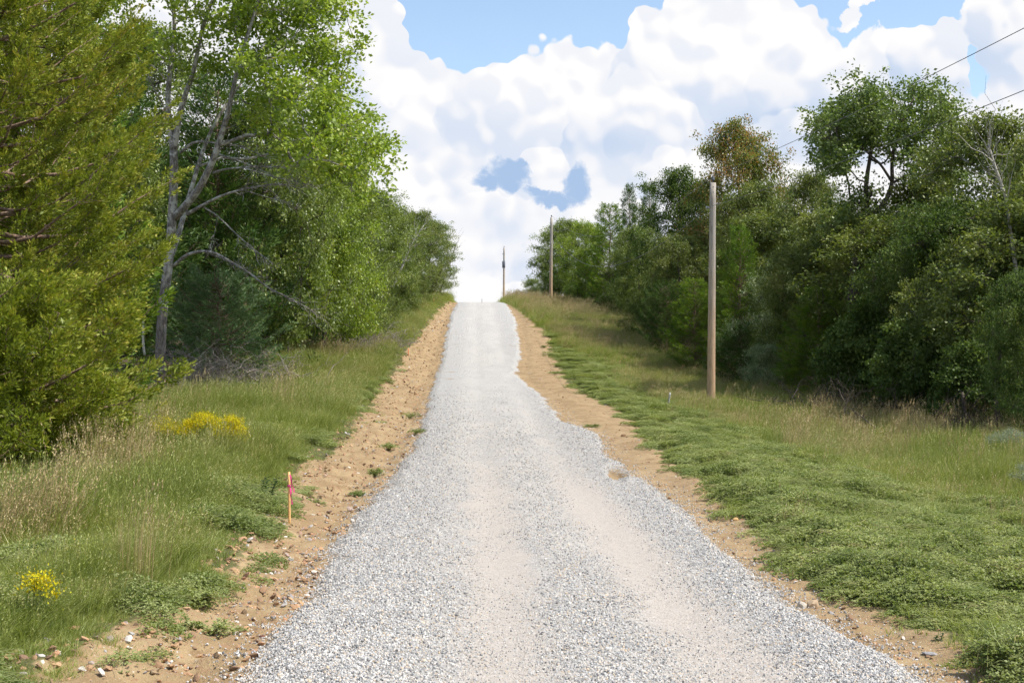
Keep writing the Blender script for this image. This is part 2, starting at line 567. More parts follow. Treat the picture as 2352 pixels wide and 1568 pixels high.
M['weed_dark'] = leaf_mat('weed_dark', [(0, (.02, .045, .015)), (.5, (.04, .08, .025)), (1, (.07, .12, .04))], .25, .1)
M['flower'] = leaf_mat('flower', [(0, (.45, .33, .01)), (1, (.75, .58, .02))], .3, .02, tcol=(1, 1, .5))
M['flower_white'] = leaf_mat('flower_white', [(0, (.14, .18, .11)), (1, (.30, .33, .23))], .3, .02, tcol=(1, 1, .9))
M['bark_grey'] = bark_mat('bark_grey', (.10, .09, .08), (.30, .285, .26), (.42, .42, .38))
M['bark_dark'] = bark_mat('bark_dark', (.05, .04, .035), (.13, .11, .095))
M['bark_cedar'] = bark_mat('bark_cedar', (.13, .08, .055), (.30, .22, .17))
M['bark_pale'] = bark_mat('bark_pale', (.34, .32, .28), (.50, .48, .43))
M['dead_wood'] = bark_mat('dead_wood', (.17, .14, .12), (.38, .34, .30))


def pole_wood(T, p):
    tc = T.n('ShaderNodeTexCoord')
    o = tc.outputs['Object']
    n1 = T.noise(T.vm('MULTIPLY', o, (14, 14, .5)), 3, 5, .6)
    n2 = T.noise(T.vm('MULTIPLY', o, (3, 3, .35)), 1.4, 3, .5)
    sep = T.n('ShaderNodeSeparateXYZ'); T.put(sep.inputs[0], o)
    hz = T.mr(T.m('ADD', sep.outputs[2], T.m('MULTIPLY', n2, 4)), 2.5, 9.0)
    lo = T.mix(T.mr(n1, .35, .7), (.40, .27, .16), (.56, .40, .27))
    hi = T.mix(T.mr(n1, .35, .7), (.27, .245, .215), (.47, .44, .395))
    col = T.mix(hz, lo, hi)
    col = T.mix(T.mr(n1, .62, .70), col, (.16, .12, .09))
    T.put(p.inputs['Base Color'], col)
    bump(T, p, n1, .4, .01)


M['pole'] = pbr('pole_wood', (.5, .4, .3), .85, pole_wood)
M['metal'] = pbr('dark_metal', (.10, .11, .13), .5)
M['porcelain'] = pbr('porcelain', (.45, .47, .50), .35)
M['wire'] = pbr('wire_metal', (.10, .10, .105), .5)


def lath(name, c1, c2):
    def f(T, p):
        tc = T.n('ShaderNodeTexCoord')
        n1 = T.noise(T.vm('MULTIPLY', tc.outputs['Object'], (30, 30, 3)), 4, 4, .6)
        T.put(p.inputs['Base Color'], T.mix(n1, c1, c2))
    return pbr(name, c1, .8, f)


M['stake'] = lath('stake_wood', (.80, .42, .15), (.78, .52, .24))
M['stake_orange'] = lath('stake_orange', (.80, .22, .10), (.82, .33, .16))
M['stake_grey'] = lath('stake_grey', (.36, .37, .37), (.52, .53, .53))
M['stake_white'] = lath('stake_white', (.62, .66, .66), (.78, .80, .80))
M['ribbon'] = pbr('pink_ribbon', (.85, .10, .30), .35)
M['ink'] = pbr('marker_ink', (.04, .04, .06), .6)


def world_s(T):
    g = T.n('ShaderNodeNewGeometry')
    sp = T.n('ShaderNodeSeparateXYZ'); T.put(sp.inputs[0], g.outputs['Position'])
    s = T.m('SUBTRACT', T.m('ADD', sp.outputs[0], T.m('MULTIPLY', sp.outputs[1], .0272)), .7)
    return g.outputs['Position'], sp, s


def dirt_color(T, pos):
    n1 = T.noise(pos, 1.3, 6, .62)
    n2 = T.noise(pos, 14, 5, .7)
    n3 = T.noise(pos, 60, 3, .7)
    base = T.mix(T.mr(n1, .32, .68), (.24, .168, .088), (.35, .262, .148))
    nm = T.noise(pos, 4.5, 5, .7)
    base = T.mix(T.mr(nm, .54, .70), base, (.19, .12, .06))
    base = T.mix(T.mr(n2, .50, .68), base, (.28, .17, .10))
    base = T.mix(T.mr(n2, .34, .22), base, (.20, .125, .065))
    base = T.mix(T.m('MULTIPLY', T.mr(n3, .55, .72), .5), base, (.44, .335, .20))
    vo = T.n('ShaderNodeTexVoronoi'); T.put(vo.inputs['Vector'], pos); vo.inputs['Scale'].default_value = 26
    peb = T.mr(vo.outputs['Distance'], .22, .14)
    sel = T.n('ShaderNodeSeparateColor'); T.put(sel.inputs[0], vo.outputs['Color'])
    peb = T.m('MULTIPLY', peb, T.mr(sel.outputs[0], .80, .86))
    base = T.mix(T.m('MULTIPLY', peb, .8), base, (.52, .48, .42))
    h = T.m('ADD', T.m('MULTIPLY', n2, .7), T.m('MULTIPLY', n3, .3))
    return base, h


def ground_mat():
    def f(T, p):
        pos, sp, s = world_s(T)
        a = T.n('ShaderNodeAttribute', attribute_name='grass')
        dirt, h = dirt_color(T, pos)
        nb = T.noise(pos, 3.5, 5, .65)
        soil = T.mix(T.noise(pos, 5, 4, .6), (.045, .055, .018), (.12, .115, .045))
        soil = T.mix(T.mr(nb, .60, .72), soil, (.24, .16, .085))
        litter = T.mix(T.noise(pos, 9, 5, .7), (.035, .026, .018), (.11, .08, .05))
        b = T.n('ShaderNodeAttribute', attribute_name='wood')
        soil = T.mix(b.outputs['Fac'], soil, litter)
        m = T.mr(T.m('ADD', a.outputs['Fac'], T.m('MULTIPLY', T.m('SUBTRACT', nb, .5), .7)), .42, .58)
        T.put(p.inputs['Base Color'], T.mix(m, dirt, soil))
        bump(T, p, h, .9, .035)
    return pbr('ground', (.3, .2, .1), .95, f)


def road_mat():
    def f(T, p):
        pos, sp, s = world_s(T)
        def layer(sc):
            vo = T.n('ShaderNodeTexVoronoi'); T.put(vo.inputs['Vector'], T.vm('ADD', pos, T.vm('MULTIPLY', T.noise(pos, sc * .8, 2, .5, 0, True), (.02, .02, .02))))
            vo.inputs['Scale'].default_value = sc
            c = T.n('ShaderNodeSeparateColor'); T.put(c.inputs[0], vo.outputs['Color'])
            return vo.outputs['Distance'], c.outputs[0], c.outputs[1]
        d1, r1, r1b = layer(42)
        d2, r2, r2b = layer(95)
        loose = T.ramp(r1, [(0, (0.130, 0.129, 0.132)), (.15, (0.292, 0.294, 0.297)), (.42, (0.464, 0.466, 0.467)), (.8, (0.572, 0.568, 0.562)), (.93, (0.518, 0.428, 0.329)), (1, (0.648, 0.643, 0.626))])
        loose = T.mix(T.mr(d1, .50, .78), loose, (.22, .21, .20))
        fine = T.ramp(r2, [(0, (0.281, 0.264, 0.244)), (.2, (0.432, 0.406, 0.372)), (.7, (0.508, 0.481, 0.443)), (1, (0.605, 0.575, 0.529))])
        nw = T.noise(pos, 1.1, 5, .6)
        nw2 = T.noise(T.vm('MULTIPLY', pos, (1.2, .35, 1)), 1.0, 5, .6)
        def track(c0, w):
            return T.mr(T.m('ABSOLUTE', T.m('SUBTRACT', T.m('ADD', s, T.m('MULTIPLY', T.m('SUBTRACT', nw, .5), .9)), c0)), w, w * .3)
        tr = T.m('MAXIMUM', track(-.45, .62), track(1.0, .75))
        near = T.mr(sp.outputs[1], 34, 20)
        tr = T.m('MULTIPLY', tr, T.m('ADD', T.m('MULTIPLY', near, .6), .2))
        mid = T.mr(T.m('ABSOLUTE', s), 1.7, .9)
        comp = T.m('MAXIMUM', tr, T.m('MULTIPLY', mid, T.mr(nw2, .38, .62, .25, .8)))
        beige = T.mix(T.m('MULTIPLY', tr, .8), fine, T.mix(r2, (.42, .365, .315), (.50, .445, .395)))
        col = T.mix(comp, loose, beige)
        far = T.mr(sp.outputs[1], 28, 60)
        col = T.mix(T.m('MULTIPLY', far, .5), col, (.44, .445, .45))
        # tan soil showing through in places
        st = T.m('MULTIPLY', T.mr(T.noise(pos, .8, 5, .65), .60, .70), T.mr(T.m('ABSOLUTE', s), .9, 1.7))
        dirt, h = dirt_color(T, pos)
        col = T.mix(T.m('MULTIPLY', st, .55), col, dirt)
        e = T.n('ShaderNodeAttribute', attribute_name='rim')
        col = T.mix(T.mr(T.m('ADD', e.outputs['Fac'], T.m('MULTIPLY', T.m('SUBTRACT', nw, .5), .5)), .75, 1.05), col, dirt)
        T.put(p.inputs['Base Color'], col)
        hh = T.m('ADD', T.m('MULTIPLY', T.m('MULTIPLY', T.mr(d1, .75, .1), .8), T.m('SUBTRACT', 1.0, T.m('MULTIPLY', comp, .7))), T.m('MULTIPLY', T.mr(d2, .7, .1), .35))
        bump(T, p, hh, .8, .02)
    return pbr('gravel', (.6, .6, .6), .9, f)


# ------------------------------------------------------------------ ground and road
def tanspace(a, b, n, c=0.0, k=2.6):
    t = np.linspace(-1, 1, n)
    q = np.sinh(t * k) / math.sinh(k)
    return np.where(q < 0, c - q * (a - c), c + q * (b - c))


def build_ground():
    ys = [-40.0]
    while ys[-1] < 5: ys.append(ys[-1] + max(.4, (5 - ys[-1]) * .15))
    while ys[-1] < 700: ys.append(ys[-1] + max(.045, ys[-1] * .0075))
    ys = np.array(ys)
    q = tanspace(-1, 1, 760, 0, 4.2) * 260
    S, Yg = np.meshgrid(q, ys)
    X = S + cen(Yg)
    Z = height(X, Yg)
    gl, gr = edge(0, Yg), edge(1, Yg); el, er = edge(2, Yg), edge(3, Yg)
    wob = fbm(X * 1.3, Yg * .8, 4) * 1.1 * np.clip(Yg / 30, .5, 1.3)
    grass = np.maximum(sstep(-.35, .35, S - er + wob * .5), sstep(-.35, .35, el - S + wob * .5))
    wood = np.maximum(sstep(0, 1.5, X - tree_line_r(Yg)), sstep(0, 1.5, tree_line_l(Yg) - X))
    # sink the ground under the road so that only the gravel shows there
    inside = np.minimum(S - gl, gr - S)
    Z = Z - 0.05 * sstep(.05, .3, inside)
    n, m = S.shape
    idx = np.arange(n * m).reshape(n, m)
    f = np.stack([idx[:-1, :-1], idx[:-1, 1:], idx[1:, 1:], idx[1:, :-1]], -1).reshape(-1, 4)
    me = np_mesh('ground', np.stack([X, Yg, Z], -1).reshape(-1, 3), f, ground_mat(), True, {'grass': grass.ravel(), 'wood': wood.ravel()})
    tag(link('ground', me), 'tan dirt shoulders and grassy verges', kind='structure')
    # road
    ys = [-40.0]
    while ys[-1] < 5: ys.append(ys[-1] + .6)
    while ys[-1] < 260: ys.append(ys[-1] + max(.03, ys[-1] * .004))
    ys = np.array(ys)
    t = np.linspace(-1, 1, 150)
    t = np.sign(t) * (1 - (1 - np.abs(t)) ** 1.15)
    Tm, Yg = np.meshgrid(t, ys)
    gl, gr = edge(0, Yg) - .28, edge(1, Yg) + .28
    S = (gl + gr) / 2 + Tm * (gr - gl) / 2
    X = S + cen(Yg)
    d = np.minimum(S - gl, gr - S)
    rag = rag_noise(X, Yg)
    base = height(X, Yg, False)
    Z = base + 0.035 + np.clip((d - .28 + rag), -.5, .22) * .28 + fbm(X * 14, Yg * 14, 3) * .018
    for c0, w in ((-.45, .3), (1.0, .32)):
        Z = Z - .02 * np.exp(-((S - c0) / w) ** 2)
    Z = np.where(d < .01, base - .15, Z)
    n, m = S.shape
    idx = np.arange(n * m).reshape(n, m)
    f = np.stack([idx[:-1, :-1], idx[:-1, 1:], idx[1:, 1:], idx[1:, :-1]], -1).reshape(-1, 4)
    rim = 1 - sstep(-.1, .35, d - .28 + rag)
    me = np_mesh('gravel_road', np.stack([X, Yg, Z], -1).reshape(-1, 3), f, road_mat(), True, {'rim': rim.ravel()})
    tag(link('gravel_road', me), 'pale grey crushed stone road climbing to the crest', kind='structure')


def rag_noise(X, Y):
    r_ = fbm(X * 1.5, Y * .8, 4) * .55 + fbm(X * 8, Y * 8, 3) * .14
    wx_ = fbm(X * 2.3 + 50, Y * 1.4, 4); X = X + wx_ * .5; Y = Y + wx_ * 2.0
    for x0, y0, wx, wy, k in ((1.90, 25.8, .20, 1.9, .62), (1.52, 42, .20, 1.6, .8), (-1.35, 15.9, .22, .45, .35)):
        r_ = r_ - k * np.exp(-((X - x0) / wx) ** 2 - ((Y - y0) / wy) ** 2)
    return r_


def road_top(X, Y):
    S = X - cen(Y)
    gl, gr = edge(0, Y) - .28, edge(1, Y) + .28
    d = np.minimum(S - gl, gr - S)
    rag = rag_noise(X, Y)
    Z = height(X, Y, False) + 0.035 + np.clip((d - .28 + rag), -.5, .22) * .28 + fbm(X * 14, Y * 14, 3) * .018
    for c0, w in ((-.45, .3), (1.0, .32)):
        Z = Z - .02 * np.exp(-((S - c0) / w) ** 2)
    return np.maximum(np.where(d < .01, -9, Z), height(X, Y))


def tree_line_r(Y):
    return np.interp(Y, [-40, 20, 37, 43.6, 55, 65, 72, 84, 95, 125, 150, 170, 300], [17, 16, 14.2, 12.6, 11.7, 11.2, 10.6, 10.4, 9.4, 7.4, 5.5, 5, 4])


def tree_line_l(Y):
    return np.interp(Y, [-40, 10, 27, 50, 82, 86, 95, 125, 150, 300], [-11, -11, -11.5, -13.2, -13.2, -10.5, -9.6, -9.4, -9.2, -12])


build_ground()


# ------------------------------------------------------------------ scatter (geometry nodes)
def scatter(name, pts, rot, scl, idx, protos, label, z_is_set=True):
    """one object of kind stuff that repeats small meshes over points"""
    coll = bpy.data.collections.new(name + '_kinds')
    for k, me in enumerate(protos):
        o = bpy.data.objects.new('%s_piece_%02d' % (name, k), me)
        coll.objects.link(o)
    me = np_mesh(name, pts, [], None, False, {'rot': rot, 'scl': scl, 'idx': idx.astype(int)})
    ob = link(name, me)
    tag(ob, label, kind='stuff')
    ng = bpy.data.node_groups.new(name + '_scatter', 'GeometryNodeTree')
    ng.interface.new_socket('Geometry', in_out='INPUT', socket_type='NodeSocketGeometry')
    ng.interface.new_socket('Geometry', in_out='OUTPUT', socket_type='NodeSocketGeometry')
    N = ng.nodes; L = ng.links
    gi = N.new('NodeGroupInput'); go = N.new('NodeGroupOutput')
    m2p = N.new('GeometryNodeMeshToPoints')
    iop = N.new('GeometryNodeInstanceOnPoints')
    ci = N.new('GeometryNodeCollectionInfo')
    ci.inputs['Collection'].default_value = coll
    ci.inputs['Separate Children'].default_value = True
    ci.inputs['Reset Children'].default_value = True
    def attr(nm, typ):
        a = N.new('GeometryNodeInputNamedAttribute'); a.data_type = typ
        a.inputs['Name'].default_value = nm
        return a.outputs['Attribute']
    e2r = N.new('FunctionNodeEulerToRotation')
    L.new(attr('rot', 'FLOAT_VECTOR'), e2r.inputs[0])
    L.new(gi.outputs[0], m2p.inputs['Mesh'])
    L.new(m2p.outputs[0], iop.inputs['Points'])
    L.new(ci.outputs[0], iop.inputs['Instance'])
    iop.inputs['Pick Instance'].default_value = True
    L.new(attr('idx', 'INT'), iop.inputs['Instance Index'])
    L.new(e2r.outputs[0], iop.inputs['Rotation'])
    L.new(attr('scl', 'FLOAT_VECTOR'), iop.inputs['Scale'])
    L.new(iop.outputs[0], go.inputs[0])
    md = ob.modifiers.new('scatter', 'NODES')
    md.node_group = ng
    return ob


rng = np.random.RandomState(11)


def blades(mb, r, n, spread, h, w, lean=(0.25, 0.0), curve=.5, seg=3, val=(0, 1), seed_head=0.0):
    """grass blades as narrow tapering strips"""
    a = r.rand(n) * 2 * PI
    rr = np.sqrt(r.rand(n)) * spread
    base = np.stack([np.cos(a) * rr, np.sin(a) * rr, np.full(n, -.03)], 1)
    hh = h * (.55 + .45 * r.rand(n))
    az = a + r.randn(n) * .9
    ln = (.12 + .4 * r.rand(n)) * curve
    dirn = np.stack([np.cos(az) * ln + lean[0] * (0.6 + .6 * r.rand(n)), np.sin(az) * ln + lean[1], np.ones(n)], 1)
    side = np.stack([-np.sin(az + r.randn(n)), np.cos(az + r.randn(n)), np.zeros(n)], 1)
    ww = w * (.6 + .7 * r.rand(n))
    V = []
    for k in range(seg + 1):
        t = k / seg
        off = dirn * np.array([t * t, t * t, 0]) + np.array([0, 0, 1]) * (t - .22 * t * t * np.linalg.norm(dirn[:, :2], axis=1))[:, None]
        p = base + off * hh[:, None]
        wk = ww * (1 - t) ** .7 + (0 if k < seg else .0004)
        V.append(p - side * wk[:, None] / 2); V.append(p + side * wk[:, None] / 2)
    V = np.stack(V, 1)        # n, 2(seg+1), 3
    m = 2 * (seg + 1)
    f = []
    for k in range(seg):
        f.append([2 * k, 2 * k + 1, 2 * k + 3, 2 * k + 2])
    f = (np.array(f)[None] + (np.arange(n) * m)[:, None, None]).reshape(-1, 4)
    vv = val[0] + (val[1] - val[0]) * r.rand(n)
    mb.add(V.reshape(-1, 3), f, np.repeat(vv, m))
    if seed_head > 0:
        k = r.rand(n) < seed_head
        tips = V[k, -1]
        for j in range(5):
            q = tips - np.array([0, 0, 1]) * (j * .022)
            D = r.randn(len(q), 3) * .35 + np.array([.3, 0, 1.0])
            mb.leaves(q, .024, D, r.randn(len(q), 3), .4, np.full(len(q), .78))


def tufts():
    out = []
    for k in range(5):           # green tall
        r = np.random.RandomState(100 + k); mb = MB()
        blades(mb, r, 46, .16, .50, .007, (.22, -.03), .9, 3, (.05, .75))
        blades(mb, r, 26, .17, .26, .008, (.12, 0), 1.2, 2, (0, .6))
        blades(mb, r, 5, .12, .60, .004, (.25, 0), .5, 3, (.85, 1), .7)
        out.append(mb.mesh('tuft_green', M['grass']))
    for k in range(3):           # pale mixed
        r = np.random.RandomState(140 + k); mb = MB()
        blades(mb, r, 34, .15, .48, .006, (.2, 0), .8, 3, (.1, .9))
        blades(mb, r, 22, .15, .30, .007, (.1, 0), 1.2, 2, (0, .7))
        blades(mb, r, 6, .12, .60, .004, (.25, 0), .45, 3, (.6, 1), .6)
        out.append(mb.mesh('tuft_pale', M['grass_pale']))
    for k in range(2):           # dry stems with seed heads
        r = np.random.RandomState(160 + k); mb = MB()
        blades(mb, r, 16, .10, .85, .005, (.14, 0), .35, 4, (.2, 1), .9)
        blades(mb, r, 12, .12, .35, .006, (.1, 0), .9, 3, (0, .8))
        out.append(mb.mesh('tuft_dry', M['straw']))
    for k in range(2):           # short soft grass
        r = np.random.RandomState(180 + k); mb = MB()
        blades(mb, r, 60, .15, .16, .006, (.1, 0), 1.4, 2, (.1, .8))
        out.append(mb.mesh('tuft_short', M['grass']))
    return out


def mat_patch(seed, n=190, R=.16, H=.065, mat='weed', leaf=.0145):
    """low creeping plant: stems lying about with small leaves in threes"""
    r = np.random.RandomState(seed); mb = MB()
    for k in range(9):
        a = r.rand() * 2 * PI; L = R * (.7 + .6 * r.rand())
        t = np.linspace(0, 1, 5)
        p = np.stack([np.cos(a + t * .5) * t * L, np.sin(a + t * .5) * t * L, H * (.2 + .6 * np.sin(t * 2.2)) * (.6 + .6 * r.rand())], 1)
        mb.tube(p, .0015, 3, False, .9)
    a = r.rand(n) * 2 * PI; rr = np.sqrt(r.rand(n)) * R
    z = H * (1 - (rr / R) ** 2 * .65) * (.45 + .6 * r.rand(n))
    C = np.stack([np.cos(a) * rr, np.sin(a) * rr, z], 1)
    v = np.clip(.25 + .5 * r.rand(n) + (z / H - .6) * .35, 0, 1)
    for k in range(3):
        th = r.rand(n) * .6 + k * 2.09 + a
        D = np.stack([np.cos(th), np.sin(th), .25 + .5 * r.rand(n)], 1)
        N = np.stack([r.randn(n) * .35, r.randn(n) * .35, np.ones(n)], 1)
        mb.leaves(C, leaf * (.7 + .6 * r.rand(n)), D, N, .75, v, .1)
    return mb.mesh('weed_patch', M[mat])


def rand_pts(n, y0, y1, xa, xb, power=1.0):
    """more points near the viewer: density falls with distance"""
    u = rng.rand(n)
    if power == 1.0:
        Y = y0 * (y1 / y0) ** u
    else:
        k = 1 - power
        Y = (y0 ** k + u * (y1 ** k - y0 ** k)) ** (1 / k)
    w = rng.rand(n)
    return Y, w


def build_grass():
    P = []; R = []; S = []; I = []
    def put(X, Y, idx, sc, tall=None, sink=0.0, leanz=None):
        Z = height(X, Y, False)
        n = len(X)
        P.append(np.stack([X, Y, Z - sink], 1))
        R.append(np.stack([rng.randn(n) * .12, rng.randn(n) * .12 + .05, rng.randn(n) * .7], 1))
        t = tall if tall is not None else np.ones(n)
        S.append(np.stack([sc, sc, sc * t], 1)); I.append(idx)
    # left verge
    n = 34000
    Y, w = rand_pts(n, 8.2, 160, 0, 0, 1.15)
    el = edge(2, Y)
    xl = np.maximum(tree_line_l(Y) - 2.0, -.40 * Y - 1.5) - cen(Y)
    s = el + .5 - w * (el + .5 - xl)
    X = s + cen(Y)
    wob = fbm(X * 1.3, Y * .8, 4) * 1.1 * np.clip(Y / 30, .5, 1.3)
    ok = rng.rand(n) < np.clip((el - s + wob * .6 + .45) / .7, 0, 1) ** 2.5
    X, Y, s, el = X[ok], Y[ok], s[ok], el[ok]
    n = len(X)
    patch = fbm(X * .45, Y * .3, 3) + rng.randn(n) * .10
    dist = el - s
    idx = np.where(patch > .04, 5 + rng.randint(0, 3, n), rng.randint(0, 5, n))
    dry = (fbm(X * .8 + 40, Y * .5, 3) > .17) & (rng.rand(n) < .25) & (dist > 1)
    idx = np.where(dry & (Y > 13), 8 + rng.randint(0, 2, n), idx)
    idx = np.where(dist < .35 + .5 * rng.rand(n), 10 + rng.randint(0, 2, n), idx)
    sc = (0.75 + .5 * rng.rand(n)) * (1 + Y / 70) * np.clip(.65 + dist * .35, .6, 1.05)
    tl = np.clip(.72 + fbm(X * .6 + 9, Y * .4, 3) * 1.9, .40, 1.35) * np.clip(75 / (Y + 45), .55, 1)
    put(X, Y, idx, sc, tl)
    # right verge: tall grass away from the road, short near it
    n = 46000
    Y, w = rand_pts(n, 8.2, 175, 0, 0, 1.1)
    er = edge(3, Y)
    xr = np.minimum(tree_line_r(Y) + 1.2, .40 * Y + 1.5) - cen(Y)
    s = er - .4 + w * (xr - er + .4)
    X = s + cen(Y)
    wob = fbm(X * 1.3, Y * .8, 4) * 1.1 * np.clip(Y / 30, .5, 1.3)
    ok = rng.rand(n) < np.clip((s - er + wob * .6 + .25) / .55, 0, 1) ** 2.5
    X, Y, s, er = X[ok], Y[ok], s[ok], er[ok]
    n = len(X)
    # where the tall growth starts, with scattered tufts nearer the road
    lim = np.interp(Y, [8, 22, 34, 46, 58, 75, 95, 125, 170], [9.5, 8.0, 6.6, 5.8, 5.3, 4.8, 2.2, -1.5, -4]) + fbm(X * .5, Y * .35, 3) * 2.4
    tall = (X - lim)
    keep = (tall > -.2) | (rng.rand(n) < .32)
    X, Y, tall = X[keep], Y[keep], tall[keep]
    n = len(X)
    patch = fbm(X * .35 + 5, Y * .22 + 3, 3) + rng.randn(n) * .10
    idx = np.where(patch > np.interp(Y, [0, 60, 110], [.0, -.04, -.10]), 5 + rng.randint(0, 3, n), rng.randint(0, 5, n))
    dry = (rng.rand(n) < np.clip(.04 + patch * .5 + np.interp(Y, [60, 120], [0, .08]), .015, .3))
    idx = np.where(dry, 8 + rng.randint(0, 2, n), idx)
    idx = np.where((tall < 0) & (rng.rand(n) < np.where(tall > -1.5, .85, .985)), 10 + rng.randint(0, 2, n), idx)
    sc = (0.75 + .5 * rng.rand(n)) * (1 + Y / 75)
    tl = np.where(tall < 0, .45 + .35 * rng.rand(n), np.clip(.60 + tall * .10 + np.interp(Y, [70, 120], [0, .3]) + fbm(X * .6 + 19, Y * .4, 3) * 1.3, .35, 1.15)) * np.clip(60 / (Y + 40), .5, 1)
    put(X, Y, idx, sc, tl)
    pts = np.concatenate(P); rot = np.concatenate(R); scl = np.concatenate(S); idx = np.concatenate(I)
    scatter('grass', pts, rot, scl, idx, tufts(), 'tall mixed green and straw grass along both verges')


def build_weeds():
    protos = [mat_patch(300 + k) for k in range(5)] + [mat_patch(320, 220, .17, .10), mat_patch(321, 220, .18, .09)]
    n = 46000
    Y, w = rand_pts(n, 8.0, 120, 0, 0, 1.35)
    er = edge(3, Y)
    s = er - .6 + w * np.interp(Y, [8, 20, 60, 120], [8.1, 8.1, 6.6, 3.6])
    X = s + cen(Y)
    wob = fbm(X * 1.3, Y * .8, 4) * 1.1 * np.clip(Y / 30, .5, 1.3)
    d = (s - er + wob * .6)
    ok = (rng.rand(n) < np.clip((d + .38) / .7, 0, 1) ** 2.4) & (X < .4 * Y + 1) & (X < tree_line_r(Y) - 1)
    lim = np.interp(Y, [8, 22, 34, 46, 58, 75, 95, 125], [10, 8.2, 7.0, 6.3, 5.9, 5.2, 2.6, -1]) + fbm(X * .5, Y * .35, 3) * 2.0
    ok &= (X < lim + .4) & ((fbm(X * 1.1 + 3, Y * 1.1, 3) + d * .06) > np.interp(Y, [8, 40, 90], [-.06, -.03, .06]))
    X, Y, d = X[ok], Y[ok], d[ok]
    # left edge mats
    n2 = 7000
    Y2, w2 = rand_pts(n2, 8.0, 70, 0, 0, 1.3)
    el = edge(2, Y2)
    s2 = el + .6 - w2 * 2.8
    X2 = s2 + cen(Y2)
    wob2 = fbm(X2 * 1.3, Y2 * .8, 4) * 1.1 * np.clip(Y2 / 30, .5, 1.3)
    d2 = el - s2 + wob2 * .6
    ok = (rng.rand(n2) < np.clip((d2 + .6) / .75, 0, 1) ** 2.2) & (fbm(X2 * .9 + 13, Y2 * .7, 3) > np.interp(Y2, [8, 16, 30], [.0, .06, .12])) & (X2 > -.4 * Y2 - 1)
    X2, Y2, d2 = X2[ok], Y2[ok], d2[ok]
    X = np.concatenate([X, X2]); Y = np.concatenate([Y, Y2]); d = np.concatenate([d, d2])
    n = len(X)
    Z = height(X, Y, False)
    lump = np.clip(fbm(X * 1.2, Y * 1.2, 3) * 2.2 + .5, 0, 1)
    pts = np.stack([X, Y, Z - .02 + lump * .12 * np.clip(d * 2, 0, 1)], 1)
    rot = np.stack([rng.randn(n) * .1, rng.randn(n) * .1, rng.rand(n) * 6.28], 1)
    sc = (.8 + .5 * rng.rand(n)) * (1 + Y / 45)
    scl = np.stack([sc, sc, sc * (.5 + lump * 1.1) * np.clip(45 / (Y + 25), .5, 1.2)], 1)
    idx = rng.randint(0, 7, n)
    scatter('weed_ground_cover', pts, rot, scl, idx, protos, 'low mat of small leaved green weeds beside the dirt shoulder')


def rock_mesh(seed, mat, name='stone'):
    r = np.random.RandomState(seed)
    import bmesh
    bm = bmesh.new()
    bmesh.ops.create_icosphere(bm, subdivisions=1, radius=.5)
    for v in bm.verts:
        v.co *= .75 + .5 * r.rand()
        v.co.x *= 1.15
        v.co.z *= .7
    bmesh.ops.convex_hull(bm, input=bm.verts)
    me = bpy.data.meshes.new(name)
    bm.to_mesh(me); bm.free()
    me.materials.append(mat)
    return me


def stone_mat(name, stops, rough=.85):
    def f(T, p):
        oi = T.n('ShaderNodeObjectInfo')
        g = T.n('ShaderNodeNewGeometry')
        c = T.ramp(oi.outputs['Random'], stops)
        n = T.noise(g.outputs['Position'], 45, 3, .6)
        T.put(p.inputs['Base Color'], T.mix(T.m('MULTIPLY', n, .25), c, (.30, .28, .26)))
    return pbr(name, (.5, .5, .5), rough, f)


